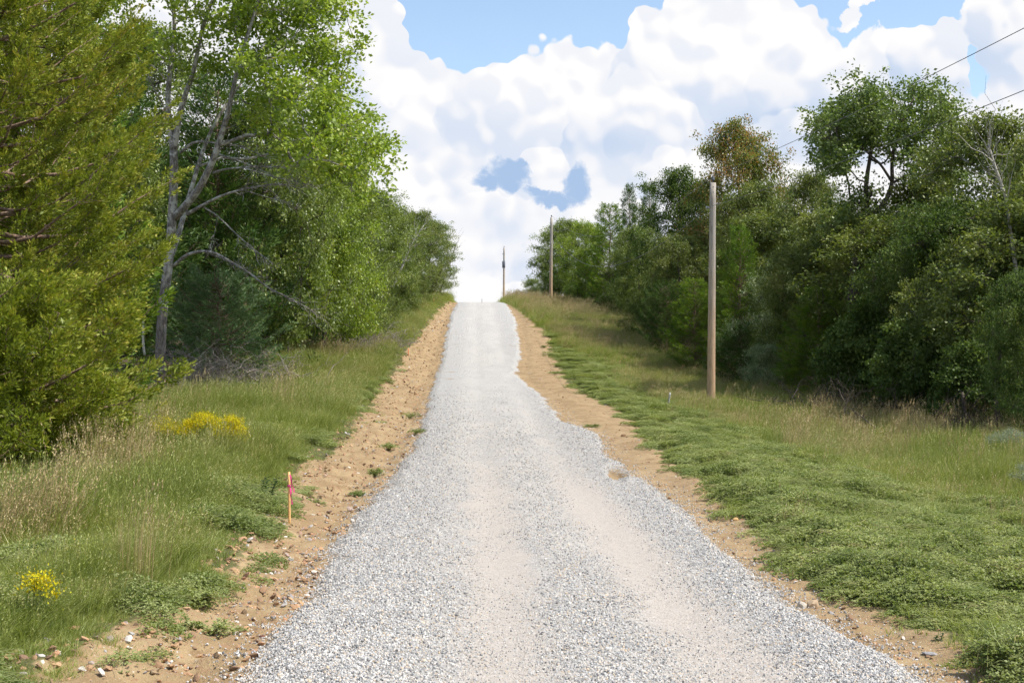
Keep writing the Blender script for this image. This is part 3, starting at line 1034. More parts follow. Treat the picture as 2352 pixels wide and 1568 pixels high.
def build_stones():
    gm = stone_mat('gravel_stone', [(0, (0.078, 0.080, 0.087)), (.12, (0.224, 0.228, 0.230)), (.34, (0.415, 0.418, 0.416)), (.75, (0.595, 0.590, 0.581)), (.88, (0.561, 0.434, 0.295)), (.93, (0.561, 0.529, 0.482)), (1, (0.764, 0.757, 0.722))])
    protos = [rock_mesh(500 + k, gm) for k in range(8)]
    n = 330000
    Y, w = rand_pts(n, 8.3, 60, 0, 0, 2.0)
    gl, gr = edge(0, Y) - .7, edge(1, Y) + .6
    s = gl + w * (gr - gl)
    X = s + cen(Y)
    nw = fbm(X * 1.1, Y * .9, 4)
    d = np.minimum(s - gl - .7, gr - .6 - s)
    tr = np.exp(-((s + .45 + nw * .6) / .42) ** 2) + np.exp(-((s - 1.0 + nw * .6) / .46) ** 2)
    mid = sstep(1.5, .8, np.abs(s)) if False else 1 - sstep(.8, 1.6, np.abs(s))
    prob = 1.0 - .72 * np.clip(tr, 0, 1) * np.clip((40 - Y) / 18, .3, 1) - .45 * mid * sstep(-.1, .15, fbm(X * .9 + 7, Y * .35, 4))
    rag = rag_noise(X, Y)
    prob = np.where(d + rag < 0, prob * np.exp((d + rag) * 5), prob) * np.where((rag < -.45) & (d > 0), .12, 1)
    prob = prob * np.clip((62 - Y) / 30, 0, 1)
    ok = rng.rand(n) < prob
    X, Y, tr = X[ok], Y[ok], np.clip(tr[ok], 0, 1)
    n = len(X)
    sz = (.008 + .018 * rng.rand(n) ** 2.4) * (1 - .35 * tr) * (1 + np.clip((Y - 15) / 50, 0, .6))
    big = rng.rand(n) < .015
    sz = np.where(big, sz * 1.6, sz)
    Z = road_top(X, Y)
    pts = np.stack([X, Y, Z + sz * .12], 1)
    rot = np.stack([rng.rand(n) * 6.28, rng.rand(n) * 6.28, rng.rand(n) * 6.28], 1)
    scl = np.stack([sz, sz, sz], 1)
    scatter('gravel', pts, rot, scl, rng.randint(0, 8, n), protos, 'loose white and grey crushed stone on the road')
    # pebbles and clods on the dirt
    dm = stone_mat('dirt_stone', [(0, (.16, .09, .05)), (.3, (.34, .20, .10)), (.6, (.46, .29, .15)), (.8, (.42, .22, .12)), (.9, (.30, .29, .29)), (1, (.62, .58, .52))])
    protos = [rock_mesh(520 + k, dm) for k in range(6)]
    n = 22000
    Y, w = rand_pts(n, 8.3, 110, 0, 0, 1.5)
    side = rng.rand(n) < .6
    a = np.where(side, edge(2, Y) - .3, edge(1, Y)); b = np.where(side, edge(0, Y), edge(3, Y) + .3)
    s = a + w * (b - a)
    X = s + cen(Y)
    ok = rng.rand(n) < np.where(side, .5 + .5 * (fbm(X * 1.5, Y, 3) > 0), .45)
    X, Y, side = X[ok], Y[ok], side[ok]
    n = len(X)
    sz = (.006 + .045 * rng.rand(n) ** 6) * np.where(side, 1.2, .8) * (1 + Y / 60)
    pts = np.stack([X, Y, height(X, Y) + sz * .1], 1)
    rot = np.stack([rng.rand(n) * .8, rng.rand(n) * .8, rng.rand(n) * 6.28], 1)
    scatter('pebbles', pts, rot, np.stack([sz * 1.2, sz, sz * .7], 1), rng.randint(0, 6, n), protos, 'small stones and clods on the bare tan dirt')


def build_clods():
    dm = stone_mat('clod_soil', [(0, (.15, .095, .05)), (.4, (.25, .17, .09)), (.75, (.34, .245, .135)), (.9, (.30, .18, .10)), (1, (.40, .30, .18))], .95)
    protos = [rock_mesh(560 + k, dm, 'clod') for k in range(6)]
    n = 11000
    Y, w = rand_pts(n, 8.3, 135, 0, 0, 1.25)
    side = rng.rand(n) < .75
    q = w ** 1.5
    a = np.where(side, edge(2, Y) - .1 + q * (edge(0, Y) - edge(2, Y)) * .8, edge(3, Y) + .1 - q * (edge(3, Y) - edge(1, Y)))
    X = a + cen(Y)
    f = fbm(X * .9 + 31, Y * .5, 3)
    ok = rng.rand(n) < np.where(side, .12 + 2.4 * np.clip(f, 0, 1) + np.interp(Y, [30, 80], [0, .25]), 1.6 * np.clip(f, 0, 1))
    X, Y, side = X[ok], Y[ok], side[ok]
    n = len(X)
    sz = (.008 + .052 * rng.rand(n) ** 4) * np.where(side, 1.0, .7) * (1 + Y / 80)
    pts = np.stack([X, Y, height(X, Y) + sz * .05], 1)
    rot = np.stack([rng.rand(n) * 1.2, rng.rand(n) * 1.2, rng.rand(n) * 6.28], 1)
    scatter('dirt_clods', pts, rot, np.stack([sz * 1.3, sz, sz * .8], 1), rng.randint(0, 6, n), protos, 'rough broken clods of brown soil along the cut banks')


build_clods()
build_grass()
build_weeds()
build_stones()


# ------------------------------------------------------------------ trees
def curve(a, b, r, n=5, sag=0.0, wob=.06, up=0.0):
    t = np.linspace(0, 1, n)[:, None]
    L = np.linalg.norm(b - a)
    p = a * (1 - t) + b * t
    p[:, 2] += (np.sin(t[:, 0] * PI) * sag * L)
    w = r.randn(n, 3) * wob * L * np.sin(t * PI) * .5
    return p + w


class Tree:
    def __init__(s, seed):
        s.r = np.random.RandomState(seed)
        s.nodes = []      # pos, parent, load
        s.par = []
        s.w = MB(); s.l = MB()
        s.paths = []

    def path(s, pts, rad, sides=7):
        s.w.tube(pts, rad, sides)

    def skeleton_trunk(s, pts):
        """pts become nodes a branch may leave from"""
        prev = -1
        for p in pts:
            s.nodes.append(np.array(p, float)); s.par.append(prev); prev = len(s.nodes) - 1
        return prev

    def attach(s, c, nseg=4, upbias=.5, low=0):
        A = np.array(s.nodes)
        d = c[None] - A
        dist = np.linalg.norm(d, axis=1)
        hor = np.linalg.norm(d[:, :2], axis=1)
        pen = np.where(d[:, 2] < upbias * hor * .6, (upbias * hor * .6 - d[:, 2]) * 1.3, 0)
        cost = dist + pen
        cost[:low] = 1e9
        k = int(np.argmin(cost))
        a = A[k]
        pts = curve(a, c, s.r, nseg + 1, .06, .09)
        prev = k
        for q in pts[1:]:
            s.nodes.append(q); s.par.append(prev); prev = len(s.nodes) - 1
        return prev

    def finish_wood(s, ends, tip=.012, p=.42, base_r=None):
        n = len(s.nodes)
        load = np.zeros(n)
        for e in ends:
            k = e
            while k >= 0:
                load[k] += 1; k = s.par[k]
        rad = tip * np.maximum(load, .4) ** p
        if base_r:
            m = rad[0]
            rad = tip + (rad - tip) * (base_r - tip) / max(m - tip, 1e-6)
        # emit chains
        kids = [[] for _ in range(n)]
        for i, q in enumerate(s.par):
            if q >= 0: kids[q].append(i)
        starts = [(0, None)]
        A = np.array(s.nodes)
        while starts:
            k, frm = starts.pop()
            chain = [] if frm is None else [frm]
            first = k
            while True:
                chain.append(k)
                ks = sorted(kids[k], key=lambda q: -load[q])
                if not ks: break
                for q in ks[1:]: starts.append((q, k))
                k = ks[0]
            if len(chain) < 2: continue
            rr = rad[chain].copy()
            if frm is not None: rr[0] = rr[1]
            s.w.tube(A[chain], rr, 8 if rr.max() > .07 else (5 if rr.max() > .025 else 3), False)

    def clump(s, c, R, nsub, per, leaf, width=.6, flat=.6, up=.6, twig=True, base=None, droop=0.0, subr=.16):
        r = s.r
        tv = r.rand()
        sub = c + r.randn(nsub, 3) * np.array([R, R, R * flat]) * .5
        if twig:
            for q in sub:
                s.w.tube(curve(c, q, r, 3, 0, .08), [.006, .005, .003], 3, False)
        n = nsub * per
        C = np.repeat(sub, per, 0) + r.randn(n, 3) * subr * np.array([1, 1, .7])
        D = (C - c) * .6 + r.randn(n, 3) * .5; D[:, 2] -= droop + .1
        N = r.randn(n, 3) * .6 + np.array([0, 0, up])
        v = np.clip(.28 + .22 * tv + .35 * np.repeat(r.rand(nsub), per) + .14 * r.randn(n), 0, 1)
        s.l.leaves(C, leaf * 1.08 * (.7 + .6 * r.rand(n)), D, N, width, v, .12)


def deciduous(seed, H, R, z0=.12, n=70, nsub=9, per=22, leaf=.12, cl=.75, base_r=.13, top_bias=1.0, shape=.6, width=.6, lean=0.0, droop=0.0):
    T = Tree(seed); r = T.r
    tp = np.array([[r.randn() * .02 * H * t + lean * H * t, r.randn() * .02 * H * t, H * .86 * t - .15 * (t == 0)] for t in np.linspace(0, 1, 9)])
    T.skeleton_trunk(tp)
    cs = []
    ph = r.rand(4) * 6.28
    while len(cs) < n:
        t = r.rand() ** (1 / top_bias)
        th = r.rand() * 2 * PI
        env = math.sin(PI * min(1, max(0, t * .86 + .12))) ** shape
        env *= 1 + .22 * math.sin(2 * th + ph[0] + 3 * t) + .16 * math.sin(3 * th + ph[1] - 4 * t) + .1 * math.sin(5 * th + ph[2])
        rr = R * env * (.25 + .75 * r.rand() ** .55)
        z = z0 * H + t * (H - z0 * H - cl * .3)
        c = np.array([math.cos(th) * rr + lean * z, math.sin(th) * rr, z])
        if all(np.linalg.norm(c - q) > cl * .38 for q in cs):
            cs.append(c)
    cs.sort(key=lambda c: math.hypot(c[0], c[1]) + .1 * c[2])
    ends = []
    for c in cs:
        ends.append(T.attach(c, 4, .5, 2))
        T.clump(c, cl, nsub, per, leaf, width, .6, .7, True, droop=droop)
    T.finish_wood(ends, .011, .45, base_r)
    return T


def cedar(seed, H, R, z0=.04, nb=130, tuft=16, per=12, needle=.09, base_r=.11, up=.35, shape='cone', open_=.0, wdt=.22, tip_up=.25, sd=.07, plume=.34):
    T = Tree(seed); r = T.r
    tp = np.array([[r.randn() * .006 * H, r.randn() * .006 * H, H * .97 * t - .15 * (t == 0)] for t in np.linspace(0, 1, 9)])
    T.w.tube(tp, np.linspace(base_r, .015, 9), 8)
    for k in range(nb):
        t = (k + r.rand()) / nb
        z = H * (z0 + (1 - z0) * t ** .9)
        q = (z / H)
        if shape == 'cone':
            L = R * (1 - q) ** .75 * (.55 + .6 * r.rand()) + .12
            if q < .15: L *= .65 + q * 2.3
        else:
            L = R * (math.sin(PI * min(1, .18 + q * .8)) ** .6) * (.45 + .85 * r.rand() ** 1.4) + .1
        a = k * 2.399 + r.randn() * .4
        d = np.array([math.cos(a), math.sin(a), 0.0])
        el = up * (.5 + q * 1.3) + r.randn() * .12
        p0 = np.array([np.interp(z, tp[:, 2], tp[:, 0]), np.interp(z, tp[:, 2], tp[:, 1]), z])
        tt = np.linspace(0, 1, 6)
        pts = p0 + d * (tt * L)[:, None] + np.array([0, 0, 1]) * ((tt * el + (tt ** 2) * tip_up - .12 * np.sin(tt * PI)) * L)[:, None]
        pts += r.randn(6, 3) * .02 * L * tt[:, None]
        T.w.tube(pts, np.linspace(.010 + .012 * L, .004, 6), 4, False)
        tv = r.rand()
        ns = max(3, int(tuft * (L / R) ** .8))
        tk = .25 + .78 * r.rand(ns) ** .75
        base = np.stack([np.interp(tk, tt, pts[:, j]) for j in range(3)], 1)
        sidev = np.cross(d, [0, 0, 1.0])
        so_ = r.randn(ns) * .17 * L * (1.15 - tk)
        st_ = base + sidev * so_[:, None] + d * (np.abs(so_) * .4)[:, None] + np.array([0, 0, 1]) * (r.randn(ns) * .03 * L - .02)[:, None]
        ax = d[None] * (.55 + .5 * r.rand(ns))[:, None] + sidev[None] * (np.sign(so_) * .5 * r.rand(ns) + r.randn(ns) * .3)[:, None] + np.array([0, 0, 1]) * (.35 + .5 * r.rand(ns))[:, None]
        ax /= np.linalg.norm(ax, axis=1)[:, None]
        pl = plume * (.6 + .8 * r.rand(ns))
        tips = st_ + ax * pl[:, None]
        for b_, s1, e in zip(base[::3], st_[::3], tips[::3]):
            T.w.tube(np.array([b_, s1, s1 * .3 + e * .7]), [.006, .005, .002], 3, False)
        n = ns * per
        tq = r.rand(n) ** .8
        rad_ = r.randn(n, 3) * (sd * (1.05 - .75 * tq))[:, None]
        C = np.repeat(st_, per, 0) + np.repeat(ax * pl[:, None], per, 0) * tq[:, None] + rad_
        D = np.repeat(ax, per, 0) * .9 + rad_ / sd * .55 + r.randn(n, 3) * .22
        N = r.randn(n, 3)
        v = np.clip(.22 + .15 * tv + .30 * np.repeat(r.rand(ns), per) + .34 * tq - .06 + .12 * r.randn(n), 0, 1)  # tint rises towards plume tips: sunlit-edge highlight put into the colour
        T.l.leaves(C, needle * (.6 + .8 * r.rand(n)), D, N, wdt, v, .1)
    return T


PROTO = {}


def proto(key, T):
    PROTO[key] = (T.w.mesh('trunk', M['bark_dark'], True), T.l.mesh('crown', M['leaf_green'], False))


proto('oak', deciduous(21, 9.0, 3.0, .17, 110, 12, 38, .105, .8, .15))
proto('tall', deciduous(22, 10.0, 2.5, .18, 105, 12, 36, .10, .75, .13))
proto('bush', deciduous(23, 5.0, 2.5, .03, 100, 11, 32, .082, .62, .06, .9, .45))
proto('wide', deciduous(24, 8.0, 3.4, .13, 120, 12, 38, .10, .8, .14, .95, .5))
proto('broad', deciduous(25, 5.0, 2.4, .05, 90, 10, 24, .13, .62, .07, .9, .45, .85))
proto('cedar', cedar(31, 8.0, 2.1, .03, 170, 15, 26, .12))
proto('spire', cedar(32, 9.0, 1.5, .03, 170, 13, 26, .12, up=.5))
proto('bunch', cedar(33, 6.0, 2.3, .02, 150, 16, 26, .12, shape='round', up=.4))


def set_mat(o, m):
    sl_ = o.material_slots[0]
    sl_.link = 'OBJECT'
    sl_.material = m


TREES = []


def place_tree(kind, name, px, Y, top, wid, leaf, bark, label, group=None, cat='tree', seed=0, X=None):
    """px: picture column of the stem, top: picture row of the tip, wid: crown width in picture pixels"""
    X = (px - 1176) / F * Y if X is None else X
    z = float(height(X, Y, False))
    H = HC + (784 - top) / F * Y - z
    wm, lm = PROTO[kind]
    co = np.empty(len(lm.vertices) * 3, np.float32); lm.vertices.foreach_get('co', co)
    if not hasattr(place_tree, 'dim'): place_tree.dim = {}
    if kind not in place_tree.dim:
        c = co.reshape(-1, 3)
        place_tree.dim[kind] = (np.percentile(c[:, 2], 99.7), 2 * np.percentile(np.abs(c[:, 0]), 97))
    h0, w0 = place_tree.dim[kind]
    sz = H / h0
    sx = (wid / F * Y) / w0
    r = random.Random(seed * 31 + int(px) * 7 + int(Y * 3))
    t = root(name, label, cat, (X, Y, z), r.random() * 6.28, group, (sx, sx, sz))
    w = link('trunk', wm, t); l = link('crown', lm, t)
    set_mat(w, M[bark]); set_mat(l, M[leaf])
    TREES.append(t)
    return t


# ---- hand-shaped trees: limbs follow what the photograph shows
def big_left_tree():
    T = Tree(5); r = T.r
    Y0 = 50.0
    base = np.array(at(368, 925))
    base = PX(368, 925, Y0); base[2] = float(height(base[0], Y0, False)) - .1
    O = base.copy()
    def W(lst):
        out = []
        for q in lst:
            dy = q[2] if len(q) > 2 else 0
            p = PX(q[0], q[1], Y0 + dy); out.append(p - O)
        return np.array(out)
    def chain(lst, start=None):
        pts = W(lst)
        prev = start
        ids = []
        for p in pts:
            T.nodes.append(p); T.par.append(-1 if prev is None else prev); prev = len(T.nodes) - 1; ids.append(prev)
        return ids
    wood = MB()
    def limb(lst, r0, r1, sides=8):
        p = W(lst)
        # smooth by catmull-like resampling
        k = np.arange(len(p)); kk = np.linspace(0, len(p) - 1, len(p) * 3)
        q = np.stack([np.interp(kk, k, p[:, j]) for j in range(3)], 1)
        q[1:-1] = (q[:-2] + q[1:-1] * 2 + q[2:]) / 4
        q[1:-1] = (q[:-2] + q[1:-1] * 2 + q[2:]) / 4
        T.w.tube(q, np.linspace(r0, r1, len(q)), sides)
        return q
    limb([(366, 935), (368, 900)], .26, .19, 10)
    limb([(368, 915), (368, 800), (374, 700), (388, 600), (396, 500), (400, 400), (399, 345)], .19, .14, 10)
    a = limb([(399, 350), (390, 300), (384, 225, .3), (392, 150, .5), (402, 75, .8), (398, 0, 1), (385, -90, 1.2), (380, -200, 1)], .12, .04)
    b = limb([(399, 350), (412, 262, -.3), (428, 210, -.5), (446, 165, -.6), (461, 75, -1), (488, 0, -1), (520, -90, -1.2), (540, -200, -1)], .115, .03)
    c = limb([(402, 500), (428, 470, -.5), (454, 440, -.8), (488, 375, -1.2), (506, 319, -1.4), (521, 270, -1.6), (533, 218, -1.8), (551, 131, -2), (580, 50, -2.2), (610, -60, -2.4), (620, -180, -2.4)], .145, .035)
    d = limb([(392, 590), (410, 540, 1), (440, 430, 2.5), (480, 300, 3.5), (560, 180, 4), (640, 60, 4)], .12, .03)
    # dead grey limbs
    dead = [([(414, 351), (446, 323, -.4), (488, 328, -.8), (544, 332, -1.2), (600, 356, -1.5)], .055),
            ([(504, 356, -1.3), (525, 360, -1.5), (581, 382, -2), (620, 400, -2.2)], .035),
            ([(490, 397, -1.2), (525, 386, -1.6), (619, 382, -2.2), (660, 386, -2.4)], .045),
            ([(562, 386, -1.9), (637, 409, -2.4), (712, 424, -2.8)], .025),
            ([(430, 492, -.4), (460, 474, -.8), (506, 450, -1.4), (555, 435, -1.8), (637, 420, -2.4), (690, 432, -2.6)], .065),
            ([(555, 435, -1.8), (610, 452, -2), (680, 470, -2.2)], .025),
            ([(465, 474, -.8), (499, 494, -1), (545, 540, -1.2), (580, 570, -1.3), (620, 600, -1.4)], .035),
            ([(400, 610), (424, 587, -.4), (457, 576, -.8), (491, 578, -1.2), (532, 602, -1.6), (577, 629, -2), (615, 662, -2.3), (660, 681, -2.6), (712, 711, -2.9)], .065),
            ([(470, 577, -1), (518, 598, -1.2), (550, 612, -1.5)], .03),
            ([(400, 300), (370, 230, -1), (350, 200, -1.4), (345, 185, -1.6)], .03),
            ([(500, 500, -1), (492, 540, -1), (480, 575, -1)], .012),
            ]
    for lst, rr in dead:
        q = limb(lst, rr, rr * .25, 6)
        L = np.linalg.norm(q[-1] - q[0])
        for k in range(int(12 + L * 6)):
            i = r.randint(len(q) // 2, len(q))
            p = q[i]; dd = (q[-1] - q[0]) / L
            e = p + (dd * (.5 + .6 * r.rand()) + r.randn(3) * .35) * (.3 + .55 * r.rand()) * min(1.2, L * .3)
            T.w.tube(curve(p, e, r, 5, -.04, .12), np.linspace(.010, .003, 5), 3, False)
            if r.rand() < .8:
                m_ = (p + e) / 2
                T.w.tube(curve(m_, m_ + r.randn(3) * .25, r, 3, 0, .1), [.006, .005, .003], 3, False)
    for q in (a, b, c, d):
        prev = -1
        for p in q[2::2]:
            T.nodes.append(p); T.par.append(prev); prev = len(T.nodes) - 1
    nroot = len(T.nodes)
    # leafy clumps
    def inside(x, y, poly):
        c_ = False; n = len(poly); j = n - 1
        for i in range(n):
            xi, yi = poly[i]; xj, yj = poly[j]
            if (yi > y) != (yj > y) and x < (xj - xi) * (y - yi) / (yj - yi) + xi: c_ = not c_
            j = i
        return c_
    main = [(430, -200), (800, -200), (800, 0), (835, 60), (835, 150), (770, 215), (840, 290), (865, 360), (800, 450), (700, 410), (640, 350), (590, 260), (560, 160), (500, 60), (430, 0)]
    thin = [(150, -200), (430, -200), (480, 60), (520, 220), (440, 200), (360, 150), (250, 100), (150, 60)]
    cs = []
    tries = 0
    while len(cs) < 150 and tries < 20000:
        tries += 1
        x = r.uniform(430, 880); y = r.uniform(-200, 460)
        if not inside(x, y, main): continue
        q = PX(x, y, Y0 + r.uniform(-3.4, 3.6)) - O
        if all(np.linalg.norm(q - k) > .54 for k in cs): cs.append(q)
    nt = 0; tries = 0
    while nt < 34 and tries < 5000:
        tries += 1
        x = r.uniform(150, 520); y = r.uniform(-200, 220)
        if not inside(x, y, thin): continue
        q = PX(x, y, Y0 + r.uniform(-3, 3)) - O
        if all(np.linalg.norm(q - k) > .7 for k in cs): cs.append(q); nt += 1
    cs.sort(key=lambda q: abs(q[0]) * .6 + .3 * q[2])
    ends = []
    A0 = len(T.nodes)
    for q in cs:
        ends.append(T.attach(q, 4, .4))
        T.clump(q, .95, 10, 24, .135, .75, .55, .7, True, subr=.17)
    # emit the side branches only
    n = len(T.nodes); load = np.zeros(n)
    for e in ends:
        k = e
        while k >= 0: load[k] += 1; k = T.par[k]
    A = np.array(T.nodes)
    for i in range(nroot, n):
        k = T.par[i]
        r0 = .009 * max(load[i], 1) ** .5 + .003
        r1 = .009 * (max(load[k], 1) ** .5 if k >= nroot else max(load[i], 1) ** .5) + .003
        T.w.tube(np.array([A[k], A[i]]), [r1, r0], 4, False)
    t = root('broadleaf_tree', 'tall leafy tree with forked grey stems and bare drooping dead limbs', 'tree', O)
    link('trunk', T.w.mesh('trunk', M['bark_grey'], True), t)
    link('crown', T.l.mesh('crown', M['leaf_fresh']), t)


def big_right_oak():
    T = Tree(8); r = T.r
    Y0 = 60.0
    base = PX(1950, 960, Y0); base[2] = float(height(base[0], Y0, False)) - .1
    O = base
    def W(lst):
        return np.array([PX(q[0], q[1], Y0 + (q[2] if len(q) > 2 else 0)) - O for q in lst])
    def limb(lst, r0, r1, sides=8):
        p = W(lst)
        k = np.arange(len(p)); kk = np.linspace(0, len(p) - 1, len(p) * 3)
        q = np.stack([np.interp(kk, k, p[:, j]) for j in range(3)], 1)
        q[1:-1] = (q[:-2] + q[1:-1] * 2 + q[2:]) / 4
        T.w.tube(q, np.linspace(r0, r1, len(q)), sides)
        prev = -1
        for x in q[2::2]:
            T.nodes.append(x); T.par.append(prev); prev = len(T.nodes) - 1
        return q
    limb([(1950, 965), (1955, 800), (1962, 640), (1975, 560), (1992, 515)], .26, .2)
    limb([(1992, 515), (1988, 440), (1992, 400), (1998, 365), (2005, 300), (1990, 240), (1975, 215)], .12, .03)
    limb([(1992, 515), (2012, 485, -.5), (2036, 462, -.8), (2050, 420, -.5), (2048, 370), (2058, 320), (2080, 260), (2100, 225)], .13, .03)
    limb([(2050, 420, -.5), (2028, 385, -.8), (2015, 370, -1), (1980, 340, -1), (1930, 320, -1), (1880, 315, -1)], .06, .02)
    limb([(2050, 420, -.5), (2100, 395, -.2), (2140, 350), (2180, 310, .4)], .06, .02)
    limb([(1998, 365), (2030, 380, .5), (2060, 330, .9), (2130, 250, 1.2)], .05, .02)
    poly = [(1860, 305), (1905, 250), (1935, 205), (2050, 185), (2150, 200), (2205, 250), (2235, 310), (2200, 430), (2110, 420), (2075, 370), (2000, 345), (1925, 400), (1870, 420), (1890, 350)]
    def inside(x, y):
        c_ = False; n = len(poly); j = n - 1
        for i in range(n):
            xi, yi = poly[i]; xj, yj = poly[j]
            if (yi > y) != (yj > y) and x < (xj - xi) * (y - yi) / (yj - yi) + xi: c_ = not c_
            j = i
        return c_
    nroot = len(T.nodes)
    cs = []
    tries = 0
    while len(cs) < 115 and tries < 20000:
        tries += 1
        x = r.uniform(1850, 2245); y = r.uniform(180, 440)
        if not inside(x, y): continue
        q = PX(x, y, Y0 + r.uniform(-3.2, 3.2)) - O
        if all(np.linalg.norm(q - k) > .5 for k in cs): cs.append(q)
    for k in range(16):
        q = PX(r.uniform(1900, 2080), r.uniform(430, 620), Y0 + r.uniform(-1, 1.5)) - O
        cs.append(q)
    cs.sort(key=lambda q: q[2])
    ends = []
    for q in cs:
        ends.append(T.attach(q, 4, .3))
        T.clump(q, .85, 10, 24, .13, .7, .6, .7, True, subr=.16)
    n = len(T.nodes); load = np.zeros(n)
    for e in ends:
        k = e
        while k >= 0: load[k] += 1; k = T.par[k]
    A = np.array(T.nodes)
    for i in range(nroot, n):
        k = T.par[i]
        r0 = .009 * max(load[i], 1) ** .5 + .003
        r1 = .009 * (max(load[k], 1) ** .5 if k >= nroot else max(load[i], 1) ** .5) + .003
        T.w.tube(np.array([A[k], A[i]]), [r1, r0], 4, False)
    t = root('oak_tree', 'tall oak with crooked forked trunk rising highest above the wood behind the nearest pole', 'tree', O)
    link('trunk', T.w.mesh('trunk', M['bark_dark'], True), t)
    link('crown', T.l.mesh('crown', M['leaf_oak']), t)


big_left_tree()
big_right_oak()

# near cedar at the left edge
def near_cedars():
    for (seed, H, R, z0, nb, tf, per, X, Y, rz, mt, lab, sh, bot) in (
            (41, 11.5, 2.9, .10, 190, 46, 34, -10.2, 27.5, 1.0, 'cedar_bright', 'large yellow green cedar filling the left edge of the road verge', 'round', 0),
            (42, 9.6, 2.1, .12, 165, 40, 32, -10.35, 32.0, 2.2, 'cedar_bright', 'narrower yellow green cedar whose boughs reach the thick forked trunk', 'round', 0),
            (43, 2.9, 2.5, .05, 110, 44, 36, -8.35, 22.5, 2.0, 'cedar_bright', 'low spreading cedar with bare inner branches under the large yellow green cedar', 'round', 1)):
        T = cedar(seed, H, R, z0, nb, tf, per, .080, .2 if H > 5 else .08, .22, sh, wdt=.34, tip_up=.16 if H > 5 else .02, sd=.045 if H > 5 else .055, plume=.30)
        t = root('cedar_tree', lab, 'tree', (X, Y, float(height(X, Y, False))), rz)
        link('trunk', T.w.mesh('trunk', M['bark_cedar'], True), t)
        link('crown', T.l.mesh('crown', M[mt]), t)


near_cedars()

GL = 'trees along the left side of the road'
GR = 'trees along the right side of the road'
pt = place_tree
# left side
pt('cedar', 'cedar_tree', 110, 37, -150, 420, 'cedar_mid', 'bark_cedar', 'green cedar pressed behind the large yellow green cedar', GL, seed=51)
pt('cedar', 'cedar_tree', 500, 61, 170, 330, 'cedar_dark', 'bark_cedar', 'tall dark green cedar directly behind the bare dead limbs of the tall leafy tree', GL, seed=1)
pt('cedar', 'cedar_tree', 260, 58, 150, 330, 'cedar_dark', 'bark_cedar', 'dark cedar showing between the yellow green cedar and the forked tree trunk', GL, seed=2)
pt('bunch', 'cedar_tree', 500, 54, 610, 270, 'cedar_blue', 'bark_cedar', 'bushy blue green cedar right of the thick forked trunk under the arching dead limb', GL, seed=3)
pt('cedar', 'cedar_tree', 610, 74, 330, 240, 'cedar_dark', 'bark_cedar', 'dark cedar behind the tips of the bare dead limbs', GL, seed=4)
pt('tall', 'broadleaf_tree', 715, 79, 330, 300, 'leaf_green', 'bark_grey', 'fresh green tree right of the dead limbs, above the small white post', GL, seed=5)
pt('bush', 'shrub', 705, 81, 640, 170, 'leaf_silver', 'bark_grey', 'small grey leaved shrub at the tips of the arching dead limb', GL, 'shrub', 6)
pt('wide', 'broadleaf_tree', 790, 82, 400, 230, 'leaf_green', 'bark_grey', 'rounded green tree above the dead brush left of the road', GL, seed=7)
pt('tall', 'broadleaf_tree', 850, 92, 435, 180, 'leaf_green', 'bark_grey', 'upright green tree between the rounded tree and the far left trees', GL, seed=8)
pt('spire', 'cedar_tree', 805, 81, 690, 50, 'cedar_mid', 'bark_cedar', 'little bright green cedar sapling at the edge of the left brush', GL, seed=9)
pt('wide', 'broadleaf_tree', 900, 108, 470, 170, 'leaf_green', 'bark_grey', 'green tree with slanting pale bare stems near the left crest', GL, seed=10)
pt('wide', 'broadleaf_tree', 955, 122, 485, 150, 'leaf_olive', 'bark_grey', 'olive green tree standing behind the slanting pale stems', GL, seed=11)
pt('oak', 'broadleaf_tree', 985, 138, 505, 110, 'leaf_green', 'bark_dark', 'last leafy tree on the left before the road crest', GL, seed=12)
pt('bush', 'shrub', 925, 108, 610, 130, 'leaf_green', 'bark_dark', 'low green shrub in front of the last left trees', GL, 'shrub', 13)
pt('bush', 'shrub', 985, 134, 610, 90, 'leaf_olive', 'bark_dark', 'low olive shrub by the yellow stake at the left crest', GL, 'shrub', 14)
pt('bush', 'shrub', 768, 84, 620, 170, 'leaf_green', 'bark_dark', 'green shrub between the grey leaved shrub and the cedar sapling', GL, 'shrub', 15)
pt('bush', 'shrub', 850, 90, 620, 150, 'leaf_green', 'bark_dark', 'green shrub hanging over the brown brush on the left bank', GL, 'shrub', 16)

pt('wide', 'broadleaf_tree', 600, 62, 215, 330, 'leaf_green', 'bark_dark', 'green tree filling the gap between the forked stems and the dead limbs from behind', GL, seed=17)
pt('tall', 'broadleaf_tree', 330, 66, 60, 330, 'leaf_green', 'bark_dark', 'thin topped green tree seen over the yellow green cedar', GL, seed=18)
pt('wide', 'broadleaf_tree', 745, 74, 300, 260, 'leaf_fresh', 'bark_grey', 'bright leafy tree under the right edge of the tall tree crown', GL, seed=19)
pt('bush', 'shrub', 1440, 120, 640, 130, 'leaf_dark', 'bark_dark', 'dark bush under the two cedar spires', GR, 'shrub', 53)
pt('bush', 'shrub', 1360, 134, 610, 110, 'leaf_dark', 'bark_dark', 'dark bush below the bright rounded tree', GR, 'shrub', 54)
pt('bush', 'shrub', 1500, 98, 690, 140, 'leaf_dark', 'bark_dark', 'dark bush at the shaded wood edge by the white leaning stake', GR, 'shrub', 55)
pt('bush', 'shrub', 1412, 138, 625, 130, 'leaf_dark', 'bark_dark', 'dark shrub filling the foot of the wood below the bright cedar', GR, 'shrub', 56)
pt('bush', 'shrub', 1465, 126, 640, 140, 'leaf_dark', 'bark_dark', 'dark shrub low behind the shaded grass of the far right bank', GR, 'shrub', 57)
